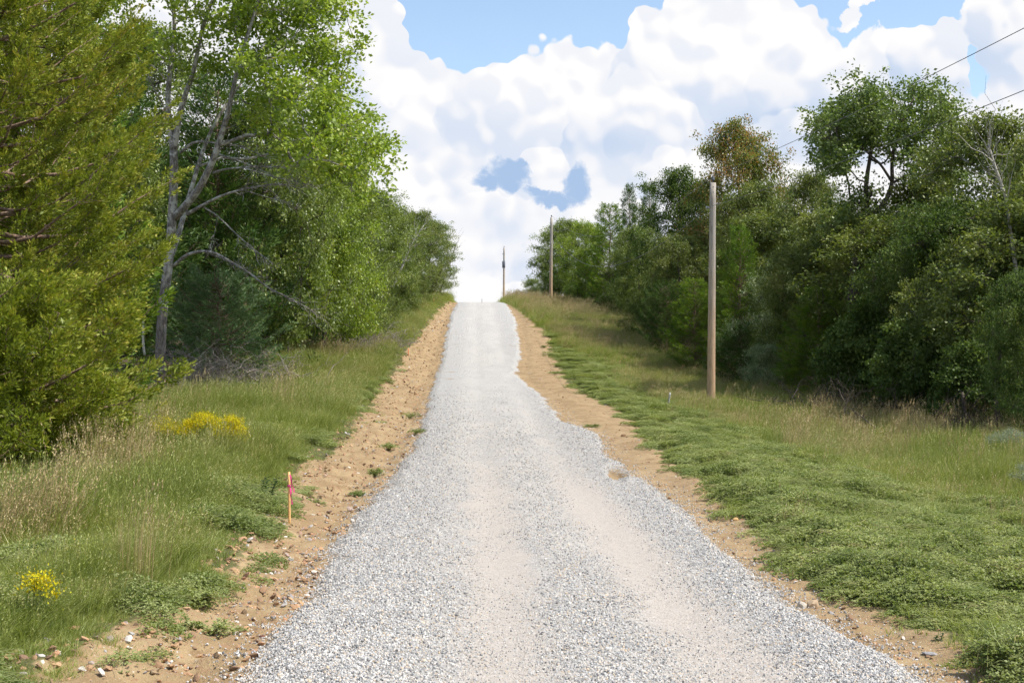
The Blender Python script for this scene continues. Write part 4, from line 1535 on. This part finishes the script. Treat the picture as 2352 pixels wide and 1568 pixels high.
# right side, from the far crest towards the viewer
pt('bush', 'shrub', 1225, 158, 640, 70, 'leaf_green', 'bark_dark', 'lowest and farthest shrub right of the crest, beside the farthest utility pole', GR, 'shrub', 20)
pt('bush', 'shrub', 1258, 150, 600, 70, 'leaf_green', 'bark_dark', 'small tree touching the middle utility pole from behind', GR, 'tree', 21)
pt('bush', 'shrub', 1290, 143, 590, 90, 'leaf_dark', 'bark_dark', 'dark low bush under the light green tree by the middle pole', GR, 'shrub', 52)
pt('oak', 'broadleaf_tree', 1300, 146, 505, 120, 'leaf_green', 'bark_dark', 'light green tree just right of the middle utility pole', GR, seed=22)
pt('wide', 'broadleaf_tree', 1345, 136, 510, 120, 'leaf_fresh', 'bark_dark', 'bright green rounded tree right of the middle utility pole', GR, seed=23)
pt('cedar', 'cedar_tree', 1400, 128, 470, 120, 'cedar_mid', 'bark_cedar', 'bright green pointed cedar before the dark spires', GR, seed=24)
pt('spire', 'cedar_tree', 1445, 122, 425, 62, 'cedar_dark', 'bark_cedar', 'left one of two dark cedar spires against the cloud', GR, seed=25)
pt('spire', 'cedar_tree', 1492, 116, 420, 70, 'cedar_dark', 'bark_cedar', 'right one of two dark cedar spires against the cloud', GR, seed=26)
pt('wide', 'broadleaf_tree', 1470, 108, 520, 150, 'leaf_green', 'bark_dark', 'green tree in front of the two cedar spires', GR, seed=27)
pt('oak', 'broadleaf_tree', 1560, 98, 388, 170, 'leaf_dark', 'bark_dark', 'blue green rounded tree left of the near utility pole top', GR, seed=28)
pt('oak', 'oak_tree', 1692, 92, 280, 200, 'leaf_russet', 'bark_dark', 'oak with russet brown leaves standing directly behind the near utility pole top', GR, seed=29)
pt('wide', 'broadleaf_tree', 1560, 90, 540, 170, 'leaf_olive', 'bark_dark', 'olive tree left of the near pole in its middle height', GR, seed=30)
pt('wide', 'broadleaf_tree', 1730, 82, 420, 230, 'leaf_olive', 'bark_dark', 'olive tree between the near utility pole and the tall oak', GR, seed=31)
pt('wide', 'broadleaf_tree', 1860, 76, 395, 220, 'leaf_olive', 'bark_dark', 'olive tree left under the crown of the tall oak', GR, seed=32)
pt('cedar', 'cedar_tree', 1700, 72, 520, 130, 'cedar_mid', 'bark_cedar', 'bright green cedar tip right beside the near pole', GR, seed=33)
pt('cedar', 'cedar_tree', 1595, 76, 640, 130, 'cedar_mid', 'bark_cedar', 'yellow green cedar standing left of the foot of the near pole', GR, seed=34)
pt('bunch', 'cedar_tree', 1530, 88, 640, 120, 'cedar_dark', 'bark_cedar', 'very dark cedar left of the yellow green cedar', GR, seed=35)
pt('bunch', 'cedar_tree', 1700, 67, 740, 150, 'cedar_dark', 'bark_cedar', 'low dark cedar right of the foot of the near pole', GR, seed=36)
pt('bush', 'shrub', 1800, 66, 610, 220, 'leaf_silver', 'bark_dark', 'shrub with silvery leaf backs right of the near pole', GR, 'shrub', 37)
pt('bush', 'shrub', 1760, 62, 790, 130, 'leaf_silver', 'bark_dark', 'small pale leaved bush low at the wood edge right of the near pole', GR, 'shrub', 38)
pt('wide', 'broadleaf_tree', 1850, 63, 560, 240, 'leaf_olive', 'bark_dark', 'yellowish olive tree below the tall oak on its left', GR, seed=39)
pt('cedar', 'cedar_tree', 1880, 58, 660, 180, 'cedar_mid', 'bark_cedar', 'dark grass green cedar under the tall oak', GR, seed=40)
pt('wide', 'broadleaf_tree', 2110, 60, 400, 300, 'leaf_olive', 'bark_dark', 'olive tree directly right of the tall oak trunk', GR, seed=41)
pt('broad', 'broadleaf_tree', 1990, 52, 690, 200, 'leaf_dark', 'bark_dark', 'dark broad leaved small tree at the wood edge below the tall oak', GR, seed=42)
pt('wide', 'broadleaf_tree', 2130, 53, 520, 280, 'leaf_green', 'bark_dark', 'green tree in front of the olive tree right of the tall oak', GR, seed=43)
pt('tall', 'broadleaf_tree', 2270, 52, 265, 300, 'leaf_olive', 'bark_grey', 'tall thin leaved olive tree with pale bare branches near the right edge', GR, seed=44)
pt('wide', 'broadleaf_tree', 2230, 46, 560, 280, 'leaf_olive', 'bark_dark', 'dull olive tree low in front of the pale branches', GR, seed=45)
pt('oak', 'broadleaf_tree', 2400, 46, 300, 260, 'leaf_olive', 'bark_dark', 'brownish olive tree cut by the right edge of the picture', GR, seed=46)
pt('broad', 'broadleaf_tree', 2100, 46, 740, 200, 'leaf_dark', 'bark_dark', 'dark leafy bush at the foot of the wood above the tall straw grass', GR, 'tree', 47)
pt('wide', 'broadleaf_tree', 2370, 39, 620, 240, 'leaf_dark', 'bark_dark', 'green tree nearest to the viewer on the right', GR, seed=48)
pt('broad', 'shrub', 2240, 42, 780, 190, 'leaf_dark', 'bark_dark', 'dark bush between thin trunks near the right edge', GR, 'shrub', 49)

# the wood behind the front row
rb = random.Random(99)
BACK = 'trees deeper in the wood behind the front row'
k = 0
for Yb in (44, 50, 56, 63, 70, 78, 86, 95, 105, 116, 128, 142):
    for off in (4.0, 9.0):
        Xb = float(tree_line_r(Yb)) + off + rb.uniform(-1, 1)
        px = Xb / Yb * F + 1176
        if px > 2500: continue
        topb = {44: 420, 50: 430, 56: 470, 63: 470, 70: 470, 78: 470, 86: 480, 95: 490, 105: 520, 116: 530, 128: 560, 142: 590}[Yb] + rb.uniform(0, 40)
        kd = ('oak', 'wide', 'tall')[k % 3]; k += 1
        pt(kd, 'broadleaf_tree', px, Yb, topb, 5.5 / Yb * F, ('leaf_dark', 'leaf_olive')[k % 2], 'bark_dark', 'tree of the dark wood on the right, standing behind the front row', BACK, seed=60 + k)
BACKL = 'trees deeper in the wood left of the road'
for Yb, offs in ((40, (5,)), (56, (3, 8)), (66, (2.5, 7)), (76, (2.5, 6)), (88, (3.5, 8)), (100, (3,)), (112, (3,)), (128, (3,))):
    for off in offs:
        Xb = float(tree_line_l(Yb)) - off + rb.uniform(-1, 1)
        px = Xb / Yb * F + 1176
        if px < -200: continue
        topb = np.interp(Yb, [40, 66, 88, 112, 128], [200, 330, 440, 500, 520]) + rb.uniform(0, 40)
        kd = ('oak', 'wide', 'tall')[k % 3]; k += 1
        pt(kd, 'broadleaf_tree', px, Yb, topb, 5.5 / Yb * F, ('leaf_dark', 'leaf_green')[k % 2], 'bark_dark', 'tree of the wood on the left, standing behind the front row', BACKL, seed=90 + k)


# ------------------------------------------------------------------ poles and wires
def utility_pole(X, Y, z0, ztop, r0, r1, label, transformer=False, leanx=0.0):
    t = root('utility_pole', label, 'utility pole', (X, Y, z0), 0, 'wooden utility poles right of the road')
    H = ztop - z0
    mb = MB()
    zz = np.linspace(-.4, H - .25, 14)
    rr = np.interp(zz, [0, H], [r0, r1])
    pts = np.stack([leanx * zz, 0 * zz, zz], 1)
    mb.tube(pts, rr, 20)
    o = link('shaft', mb.mesh('shaft', M['pole'], True), t)
    # porcelain insulator and pin
    mb = MB()
    xt = leanx * H
    mb.tube(np.array([[xt, 0, H - .3], [xt, 0, H - .10]]), [.018, .018], 8)
    o = link('pin', mb.mesh('pin', M['metal']), t)
    mb = MB()
    zs = np.array([H - .16, H - .13, H - .11, H - .07, H - .05, H - .02, H])
    rs = np.array([.05, .075, .05, .07, .045, .055, .02])
    mb.tube(np.stack([xt + 0 * zs, 0 * zs, zs], 1), rs, 12)
    link('insulator', mb.mesh('insulator', M['metal'], True), t)
    for dz in (.42, .62):
        mb = MB(); mb.tube(np.array([[leanx * (H - dz), -r1 - .015, H - dz], [leanx * (H - dz), -r1 + .03, H - dz]]), [.022, .022], 8)
        link('bolt', mb.mesh('bolt', M['metal']), t)
    mb = MB(); zc = H - 1.2
    mb.box((leanx * zc - r1 - .05, -.02, zc), (.09, .05, .07)); mb.tube(np.array([[leanx * zc - r1 - .12, -.02, zc - .05], [leanx * zc - r1 - .12, -.02, zc + .05]]), [.035, .035], 8)
    link('wire_clamp', mb.mesh('wire_clamp', M['porcelain']), t)
    if transformer:
        mb = MB(); zc = H * .70
        mb.tube(np.array([[0.0, -.38, zc - .55], [0, -.38, zc - .5], [0, -.38, zc + .42], [0, -.38, zc + .5]]), [.2, .23, .23, .14], 14)
        tr_ = link('transformer', mb.mesh('transformer', M['metal'], True), t)
        mb = MB(); mb.tube(np.array([[.12, -.38, zc + .5], [.16, -.38, zc + .8]]), [.04, .03], 8)
        link('bushing', mb.mesh('bushing', M['porcelain']), tr_)
    return t


z1 = float(height(7.75, 54.7, False))
P1T = HC + (784 - 405) / F * 54.7
utility_pole(PX(1633, 945, 54.7)[0], 54.7, z1, P1T, .165, .115, 'nearest and tallest looking wooden utility pole, standing in the grass before the dark wood', leanx=.0085)
x2 = PX(1265, 700, 139)[0]
z2 = float(height(x2, 139, False)); P2T = HC + (784 - 494) / F * 139
utility_pole(x2, 139, z2, P2T, .17, .12, 'middle wooden utility pole with yellow flowers at its foot, standing near the crest', leanx=.008)
x3 = PX(1157, 690, 215)[0]
z3 = float(height(x3, 215, False)); P3T = HC + (784 - 565) / F * 215
utility_pole(x3, 215, z3, P3T, .17, .12, 'farthest utility pole with a dark transformer, standing beyond the crest against the sky', True, leanx=.006)


def wire(a, b, sag, rad, label, n=40):
    t = np.linspace(0, 1, n)[:, None]
    p = np.array(a) * (1 - t) + np.array(b) * t
    p[:, 2] -= 4 * sag * (t * (1 - t))[:, 0]
    mb = MB(); mb.tube(p - p[0], rad, 6)
    o = link('power_line', mb.mesh('power_line', M['wire'], True), loc=p[0].tolist())
    tag(o, label, 'power line', 'power lines strung between the poles')


h1 = P1T - z1; h2 = P2T - z2
x1 = PX(1633, 945, 54.7)[0]
T1 = (x1 + .0085 * h1, 54.7, P1T); C1 = (x1 + .0085 * h1 - .23, 54.68, P1T - 1.2)
T2 = (x2 + .008 * h2, 139, P2T); C2 = (x2 + .008 * h2 - .23, 138.98, P2T - 1.2)
wire(T1, (12.9, -30, 6.3 + HC + .9), .95, .008, 'upper wire from the nearest pole top past the oak to the upper right corner')
wire(C1, (12.9, -30, 5.2 + HC + .9), 1.0, .008, 'lower wire running from the nearest pole behind the oak leaves to the right edge')
wire(T1, T2, 2.2, .010, 'upper sagging wire between the nearest and the middle pole')
wire(C1, C2, 3.0, .010, 'lower sagging wire between the nearest and the middle pole')


# ------------------------------------------------------------------ stakes and posts
def stake(px, row, h, w, mat, label, leanx=0.0, ribbon=False, marks=0, leany=0.0, name='survey_stake', depth=.02):
    X, Y, Z = at(px, row)
    t = root(name, label, 'survey stake' if 'stake' in name else 'post', (X, Y, Z), 0)
    mb = MB()
    n = 6
    zz = np.linspace(-.1, h, n)
    w2, d2 = w / 2, depth / 2
    v = []
    for z in zz:
        k = 1.0
        for (sx, sy) in ((-1, -1), (1, -1), (1, 1), (-1, 1)):
            v.append([sx * w2 * k + leanx * z, sy * d2 + leany * z, z])
    f = []
    for i in range(n - 1):
        for j in range(4):
            f.append([i * 4 + j, i * 4 + (j + 1) % 4, (i + 1) * 4 + (j + 1) % 4, (i + 1) * 4 + j])
    f.append([0, 3, 2, 1]); f.append([4 * n - 4, 4 * n - 3, 4 * n - 2, 4 * n - 1])
    mb.add(v, f)
    link('lath', mb.mesh('lath', M[mat]), t)
    if ribbon:
        mb = MB()
        mb.box((leanx * h * .72, 0, h * .73), (w + .012, depth + .012, .03))
        link('ribbon_band', mb.mesh('ribbon_band', M['ribbon']), t)
        for (x0, top, ln, dx, wv) in ((.5, .95, .34, .05, .6), (.6, .70, .33, .02, -.4)):
            mb = MB()
            tt = np.linspace(0, 1, 12)
            c = np.stack([w * x0 + leanx * h * top + dx * tt + .004 * np.sin(tt * 9), -depth * .8 - .012 * np.sin(tt * 5 + wv), h * top - tt * ln * h], 1)
            wv_ = .009 + .003 * np.sin(tt * 7)
            a = c - np.stack([wv_, 0 * tt, 0 * tt], 1); b = c + np.stack([wv_, .004 * np.cos(tt * 8), 0 * tt], 1)
            V = np.stack([a, b], 1).reshape(-1, 3)
            V2 = V + np.array([0, .0015, 0])
            m_ = len(V)
            fs = [[2 * i, 2 * i + 1, 2 * i + 3, 2 * i + 2] for i in range(11)] + [[m_ + 2 * i, m_ + 2 * i + 2, m_ + 2 * i + 3, m_ + 2 * i + 1] for i in range(11)]
            mb.add(np.concatenate([V, V2]), fs)
            link('ribbon_tail', mb.mesh('ribbon_tail', M['ribbon']), t)
    if marks:
        mb = MB()
        r = random.Random(marks)
        z = h * .9
        while z > h * .35:
            mb.box((leanx * z, -depth / 2 - .002, z), (w * r.uniform(.35, .7), .003, .010)); z -= .035
        link('writing', mb.mesh('writing', M['ink']), t)
    return t


stake(665, 1202, .675, .030, 'stake', 'wooden survey stake with pink ribbon at the left dirt edge of the road', -.01, True)
stake(938, 816, .36, .05, 'stake_orange', 'short red orange stake on the far left bank')
stake(996, 699, .50, .05, 'stake', 'tiny yellow wooden stake in the grass by the left crest')
stake(1533, 940, .60, .055, 'stake_grey', 'grey leaning survey stake with faded writing left of the nearest pole', .16, marks=3)
stake(1373, 790, .62, .07, 'stake_white', 'white leaning survey stake in the shaded grass before the far right trees', .22, marks=5)
stake(1107, 698.2, .52, .06, 'stake_grey', 'tiny dark stake standing alone on the crest of the road')
def white_post():
    X, Y, Z = at(662, 822)
    t = root('boundary_post', 'white topped post at the foot of the green tree on the left', 'post', (X, Y, Z))
    mb = MB(); mb.tube(np.array([[0, 0, -.1], [.01, 0, .7]]), [.07, .065], 10)
    link('wooden_base', mb.mesh('wooden_base', M['dead_wood'], True), t)
    mb = MB(); mb.tube(np.array([[.01, 0, .7], [.02, 0, 1.35], [.02, 0, 1.4]]), [.068, .065, .04], 10)
    link('white_sleeve', mb.mesh('white_sleeve', M['stake_white'], True), t)


white_post()


# ------------------------------------------------------------------ flowers, weeds, stems, brush, rocks
def goldenrod(px, row, w, h, n, label, shape='dome', mat='flower', dens=1.0):
    X, Y, Z = at(px, row)
    t = root('goldenrod' if mat == 'flower' else 'white_flowering_shrub', label, 'wildflower' if mat == 'flower' else 'shrub', (X, Y, Z))
    r = np.random.RandomState(int(px) + 5)
    st = MB(); lf = MB(); fl = MB()
    for k in range(n):
        a = r.rand() * 2 * PI; q = math.sqrt(r.rand()) * w / 2
        top = np.array([math.cos(a) * q + .05, math.sin(a) * q, h * (.72 + .28 * r.rand()) * (1 - .3 * (q / (w / 2)) ** 2)])
        b = np.array([math.cos(a) * q * .4, math.sin(a) * q * .4, -.03])
        p = curve(b, top, r, 6, 0, .04)
        st.tube(p, .003, 3, False)
        m = 14
        tt = r.rand(m) * .85
        c = np.stack([np.interp(tt, np.linspace(0, 1, 6), p[:, j]) for j in range(3)], 1)
        lf.leaves(c, .06 * (.6 + .6 * r.rand(m)), r.randn(m, 3) * .6 + [0, 0, .5], r.randn(m, 3), .22, r.rand(m) * .7)
        m = int(110 * dens)
        c = top + r.randn(m, 3) * np.array([.055, .055, .035]) - np.array([0, 0, .03])
        fl.leaves(c, .019 * (.7 + .7 * r.rand(m)), r.randn(m, 3) + [0, 0, .8], r.randn(m, 3), .8, r.rand(m))
    link('stems', st.mesh('stems', M['weed'], False), t)
    link('leaves', lf.mesh('leaves', M['weed']), t)
    link('flower_heads', fl.mesh('flower_heads', M[mat]), t)


goldenrod(372, 1052, .55, .82, 30, 'yellow goldenrod patch farthest left of the three, touching the cedar branches')
goldenrod(455, 1060, .85, .95, 60, 'yellow goldenrod patch in the middle of the three in the left grass')
goldenrod(522, 1075, .55, 1.0, 60, 'densest yellow goldenrod dome, right one of the three in the left grass')
goldenrod(78, 1445, .20, .46, 9, 'yellow goldenrod spray in the lower left corner grass', dens=.55)
goldenrod(150, 1330, .30, .34, 10, 'thin yellow goldenrod behind the lower left spray', dens=.6)
goldenrod(1262, 716, 1.6, .45, 22, 'yellow flowers round the foot of the middle utility pole')
goldenrod(2320, 1075, 1.2, 1.0, 34, 'pale grey green flowering shrub at the right edge of the wood', mat='flower_white')
goldenrod(2350, 1150, .6, .75, 16, 'small whitish flowering plant in the grass at the right edge', mat='flower_white')


def leafy_weed(px, row, h, n, label, leaf=.07):
    X, Y, Z = at(px, row)
    t = root('milkweed_plant', label, 'wild plant', (X, Y, Z))
    r = np.random.RandomState(int(px) + 9)
    st = MB(); lf = MB()
    for k in range(n):
        a = r.rand() * 2 * PI
        top = np.array([math.cos(a) * .16 * (k > 0) + .04, math.sin(a) * .12, h * (.7 + .3 * r.rand())])
        p = curve(np.array([math.cos(a) * .03, math.sin(a) * .03, -.03]), top, r, 6, 0, .03)
        st.tube(p, .004, 4, False)
        m = 34
        tt = .15 + .85 * np.arange(m) / m
        c = np.stack([np.interp(tt, np.linspace(0, 1, 6), p[:, j]) for j in range(3)], 1)
        th = np.arange(m) * 1.9
        D = np.stack([np.cos(th), np.sin(th), .5 + 0 * th], 1) + r.randn(m, 3) * .15
        lf.leaves(c, leaf * (.7 + .5 * r.rand(m)) * (1.15 - .5 * tt), D, np.stack([0 * th, 0 * th, 1 + 0 * th], 1) + r.randn(m, 3) * .3, .34, r.rand(m), .15)
    link('stems', st.mesh('stems', M['weed_dark']), t)
    link('leaves', lf.mesh('leaves', M['weed_dark']), t)


leafy_weed(603, 1165, .48, 4, 'dark leafy upright plant left of the pink ribboned stake', .10)
leafy_weed(215, 1225, .24, 3, 'small dark leafy plant in the left grass under the cedar', .08)
leafy_weed(2130, 1215, .30, 3, 'small dark leafy plant in the right grass', .08)
leafy_weed(2150, 1490, .10, 2, 'tiny dark plant on the dirt at the lower right', .045)


def dry_clump(px, row, h, n, w, label):
    X, Y, Z = at(px, row)
    t = root('dry_grass_clump', label, 'dry grass', (X, Y, Z))
    r = np.random.RandomState(int(px) + 2)
    mb = MB(); blades(mb, r, n, w, h, .006, (.06, 0), .22, 4, (.2, 1), .0)
    link('stalks', mb.mesh('stalks', M['straw']), t)
    mb = MB()
    k = int(n * .6)
    a = r.rand(k) * 6.28
    q = np.stack([np.cos(a) * w * r.rand(k) + .10, np.sin(a) * w * r.rand(k), h * (.6 + .35 * r.rand(k))], 1)
    for j in range(4):
        mb.leaves(q - np.array([.004, 0, .02]) * j, .03, r.randn(k, 3) * .25 + [.2, 0, 1], r.randn(k, 3), .3, r.rand(k))
    link('seed_heads', mb.mesh('seed_heads', M['straw']), t)


dry_clump(312, 1370, 1.08, 60, .17, 'tallest clump of dry straw coloured stalks in the left foreground grass')
dry_clump(370, 1330, .75, 22, .14, 'thin dry stalks right of the tallest straw clump')
dry_clump(1885, 1130, .9, 14, .2, 'thin dry stalks standing above the right grass')
dry_clump(2190, 1190, .8, 10, .12, 'few pale dry stems in the right grass near the dark plant')


def weed_clump(px, row, w, h, seed, label, mat='weed', n=420):
    X, Y, Z = at(px, row)
    t = root('weed_clump', label, 'weed clump', (X, Y, Z), 0, 'weed clumps on the bare dirt')
    r = np.random.RandomState(seed)
    st = MB(); lf = MB()
    for k in range(26):
        a = r.rand() * 2 * PI; L = w * .5 * (.5 + .6 * r.rand())
        tt = np.linspace(0, 1, 6)
        p = np.stack([np.cos(a + tt * .4) * tt * L, np.sin(a + tt * .4) * tt * L * .8, h * np.sin(.3 + tt * 2.2) * (.6 + .5 * r.rand())], 1)
        st.tube(p, .0022, 3, False, .9)
        m = n // 26
        q = .1 + .9 * r.rand(m)
        c = np.stack([np.interp(q, tt, p[:, j]) for j in range(3)], 1) + r.randn(m, 3) * .014
        for j in range(3):
            th = r.rand(m) * 6.28
            lf.leaves(c, .028 * (.6 + .7 * r.rand(m)), np.stack([np.cos(th), np.sin(th), .3 + .4 * r.rand(m)], 1), r.randn(m, 3) * .35 + [0, 0, 1], .6, .2 + .7 * r.rand(m), .1)
    link('stems', st.mesh('stems', M[mat]), t)
    link('leaves', lf.mesh('leaves', M[mat]), t)


weed_clump(485, 1470, .62, .13, 1, 'creeping weed clump on the dirt beside the gravel in the lower left')
weed_clump(455, 1395, .40, .12, 2, 'bright weed clump at the grass edge above the lower left dirt')
weed_clump(895, 1035, .65, .16, 3, 'round green weed clump on the left dirt, nearer one beside the gravel')
weed_clump(955, 1000, .75, .16, 4, 'green weed clump touching the gravel on the left, farther one')
weed_clump(820, 1145, .38, .10, 5, 'small green weed on the left dirt right of the ribboned stake')
weed_clump(862, 1100, .40, .18, 6, 'grey green weed at the gravel edge above the small weed', 'weed')
weed_clump(940, 965, .9, .22, 7, 'wide weed clump along the left ditch near the gravel')
weed_clump(1358, 985, .55, .12, 8, 'small green weed on the right dirt beside the gravel')
weed_clump(1275, 862, .9, .2, 9, 'dark green weed tuft alone on the right tan dirt')
weed_clump(1286, 817, .95, .22, 10, 'upper dark green weed tuft on the right tan dirt')
weed_clump(1250, 800, .5, .15, 11, 'smallest weed tuft high on the right tan dirt')
weed_clump(2290, 1560, .50, .24, 12, 'bright green weed clump in the lower right corner', n=900)


def brush(px, row, w, h, n, seed, label, rad=.012, mat='dead_wood'):
    X, Y, Z = at(px, row)
    t = root('brush_pile', label, 'brush pile', (X, Y, Z))
    r = np.random.RandomState(seed)
    mb = MB()
    for k in range(n):
        a = np.array([r.randn() * w * .3, r.randn() * w * .15, abs(r.randn()) * h * .3])
        d = np.array([r.randn(), r.randn() * .6, abs(r.randn()) * .45 + .1]); d /= np.linalg.norm(d)
        L = w * (.15 + .35 * r.rand())
        b = a + d * L; b[2] = min(b[2], h * 1.15)
        p = curve(a, b, r, 6, .12 * r.rand(), .12)
        mb.tube(p, np.linspace(rad * (.5 + r.rand()), .003, 6), 4, False)
        for j in range(4):
            q = p[r.randint(2, 6)]
            mb.tube(curve(q, q + r.randn(3) * L * .2, r, 4, 0, .15), np.linspace(.006, .002, 4), 3, False)
    link('branches', mb.mesh('branches', M[mat], True), t)


brush(470, 905, 3.4, 1.7, 190, 1, 'tangle of dead branches beside the thick tree trunk')
brush(590, 890, 3.0, 1.3, 120, 2, 'dead branches lying right of the tangle in the tall left grass')
brush(880, 798, 2.6, 1.3, 150, 3, 'brown brush on the left bank under the green trees')
brush(820, 815, 2.6, 1.1, 120, 4, 'brown brush pile by the little cedar sapling')
brush(250, 800, 3.0, 1.3, 100, 5, 'dead twigs showing in the dark gap of the large cedar')
M_ = 'bark_dark'
brush(1900, 960, 3.0, 1.3, 90, 6, 'dark brushwood in the shade under the tall oak', mat=M_)
brush(2060, 990, 3.0, 1.5, 90, 7, 'dark brushwood in the shade right of the tall oak foot', mat=M_)
brush(2250, 1020, 2.6, 1.4, 80, 8, 'dark brushwood in the shade near the right edge', mat=M_)


def dead_stem(pts, r0, r1, Y, label, name='dead_sapling', mat='bark_pale', twigs=0, seed=0):
    P_ = np.array([PX(a, b, Y + (c[0] if c else 0)) for a, b, *c in pts])
    O = P_[0].copy()
    mb = MB()
    q = P_ - O
    k = np.arange(len(q)); kk = np.linspace(0, len(q) - 1, len(q) * 3)
    q = np.stack([np.interp(kk, k, q[:, j]) for j in range(3)], 1)
    q[1:-1] = (q[:-2] + q[1:-1] * 2 + q[2:]) / 4
    mb.tube(q, np.linspace(r0, r1, len(q)), 6)
    r = np.random.RandomState(seed)
    L = np.linalg.norm(q[-1] - q[0])
    for j in range(twigs):
        i = r.randint(len(q) // 3, len(q))
        e = q[i] + (q[-1] - q[0]) / L * L * .22 * (.4 + r.rand()) + r.randn(3) * L * .10
        mb.tube(curve(q[i], e, r, 5, .03, .1), np.linspace(r1 * .9, .003, 5), 3, False)
    o = link(name, mb.mesh(name, M[mat], True), loc=O.tolist())
    tag(o, label, 'dead tree')


dead_stem([(332, 815), (328, 780), (330, 745), (322, 715), (320, 690)], .05, .03, 49, 'crooked white dead sapling left of the thick trunk')
dead_stem([(410, 928), (418, 890), (428, 855)], .035, .015, 48.5, 'pale leaning dead stick right of the thick trunk foot')
dead_stem([(902, 660), (925, 610), (945, 560), (975, 515)], .10, .02, 103, 'slanting pale bare stem among the far left trees', twigs=22, seed=1)
dead_stem([(1005, 690), (1020, 640), (1035, 600), (1046, 565)], .10, .02, 138, 'bare brown tree leaning to the road at the left crest', mat='dead_wood', twigs=30, seed=2)
dead_stem([(2345, 700, ), (2325, 560), (2310, 450), (2285, 380), (2270, 330)], .07, .02, 44, 'pale bare branchy tree against the olive leaves near the right edge', mat='bark_pale', twigs=26, seed=3)
dead_stem([(523, 1150), (524, 1120), (522, 1085)], .012, .008, 21.5, 'thin bare upright twig in the left grass near the stake', mat='dead_wood', twigs=2, seed=4)
dead_stem([(2290, 1050), (2293, 960), (2288, 870), (2300, 780)], .07, .05, 40, 'thin dark trunk in the shade close to the right edge', mat='bark_dark', twigs=4, seed=5)
dead_stem([(2225, 1030), (2218, 960), (2210, 900)], .05, .04, 41, 'thinner dark trunk left of the one close to the right edge', mat='bark_dark', twigs=4, seed=6)


def rock(px, row, sx, sy, sz, seed, col, label):
    X, Y, Z = at(px, row)
    import bmesh
    r = random.Random(seed)
    bm = bmesh.new()
    bmesh.ops.create_icosphere(bm, subdivisions=2, radius=.5)
    for v in bm.verts:
        v.co *= .8 + .35 * r.random()
    for v in bm.verts:
        v.co.x *= sx; v.co.y *= sy; v.co.z *= sz
    res = bmesh.ops.convex_hull(bm, input=bm.verts)
    bmesh.ops.delete(bm, geom=[g for g in res['geom_interior'] if isinstance(g, bmesh.types.BMVert)], context='VERTS')
    me = bpy.data.meshes.new('rock'); bm.to_mesh(me); bm.free()
    def f(T, p):
        tc = T.n('ShaderNodeTexCoord')
        n = T.noise(tc.outputs['Object'], 25, 5, .65)
        T.put(p.inputs['Base Color'], T.mix(n, tuple(c * .6 for c in col), tuple(min(1, c * 1.3) for c in col)))
        bump(T, p, n, .6, .01)
    me.materials.append(pbr('rock_surface', col, .9, f))
    o = link('rock', me, loc=(X, Y, float(height(X, Y)) + sz * .12))
    o.rotation_euler = (r.uniform(-.2, .2), r.uniform(-.2, .2), r.random() * 6)
    tag(o, label, 'rock', 'larger rocks on the dirt')


rock(1868, 1398, .16, .12, .11, 1, (.40, .30, .20), 'lumpy tan rock at the gravel edge on the right')
rock(1842, 1396, .09, .08, .08, 2, (.46, .42, .36), 'pale rock touching the lumpy tan rock on its left')
rock(2136, 1512, .12, .08, .035, 3, (.27, .27, .28), 'flat grey stone on the lower right dirt')
rock(2262, 1440 + 30, .06, .05, .04, 4, (.33, .20, .12), 'brown stone near the weeds at the lower right')
rock(602, 1458, .07, .06, .06, 5, (.16, .08, .06), 'dark red brown rock beside the gravel in the lower left')
rock(565, 1464, .075, .06, .05, 6, (.50, .30, .17), 'orange tan rock left of the dark red brown rock')
rock(425, 1415, .07, .05, .045, 7, (.42, .20, .12), 'reddish rock at the edge of the lower left weeds')
rock(385, 1510, .14, .10, .03, 8, (.46, .27, .15), 'flat orange slab on the lower left dirt')
rock(1432, 1003, .17, .12, .12, 9, (.24, .15, .09), 'dark brown clod on the right dirt far up the road')
rock(1690, 1198, .09, .07, .06, 10, (.55, .36, .16), 'ochre rock at the grass edge on the right')
rock(505, 1505, .05, .045, .035, 11, (.70, .68, .65), 'white stone lying alone on the lower left dirt')
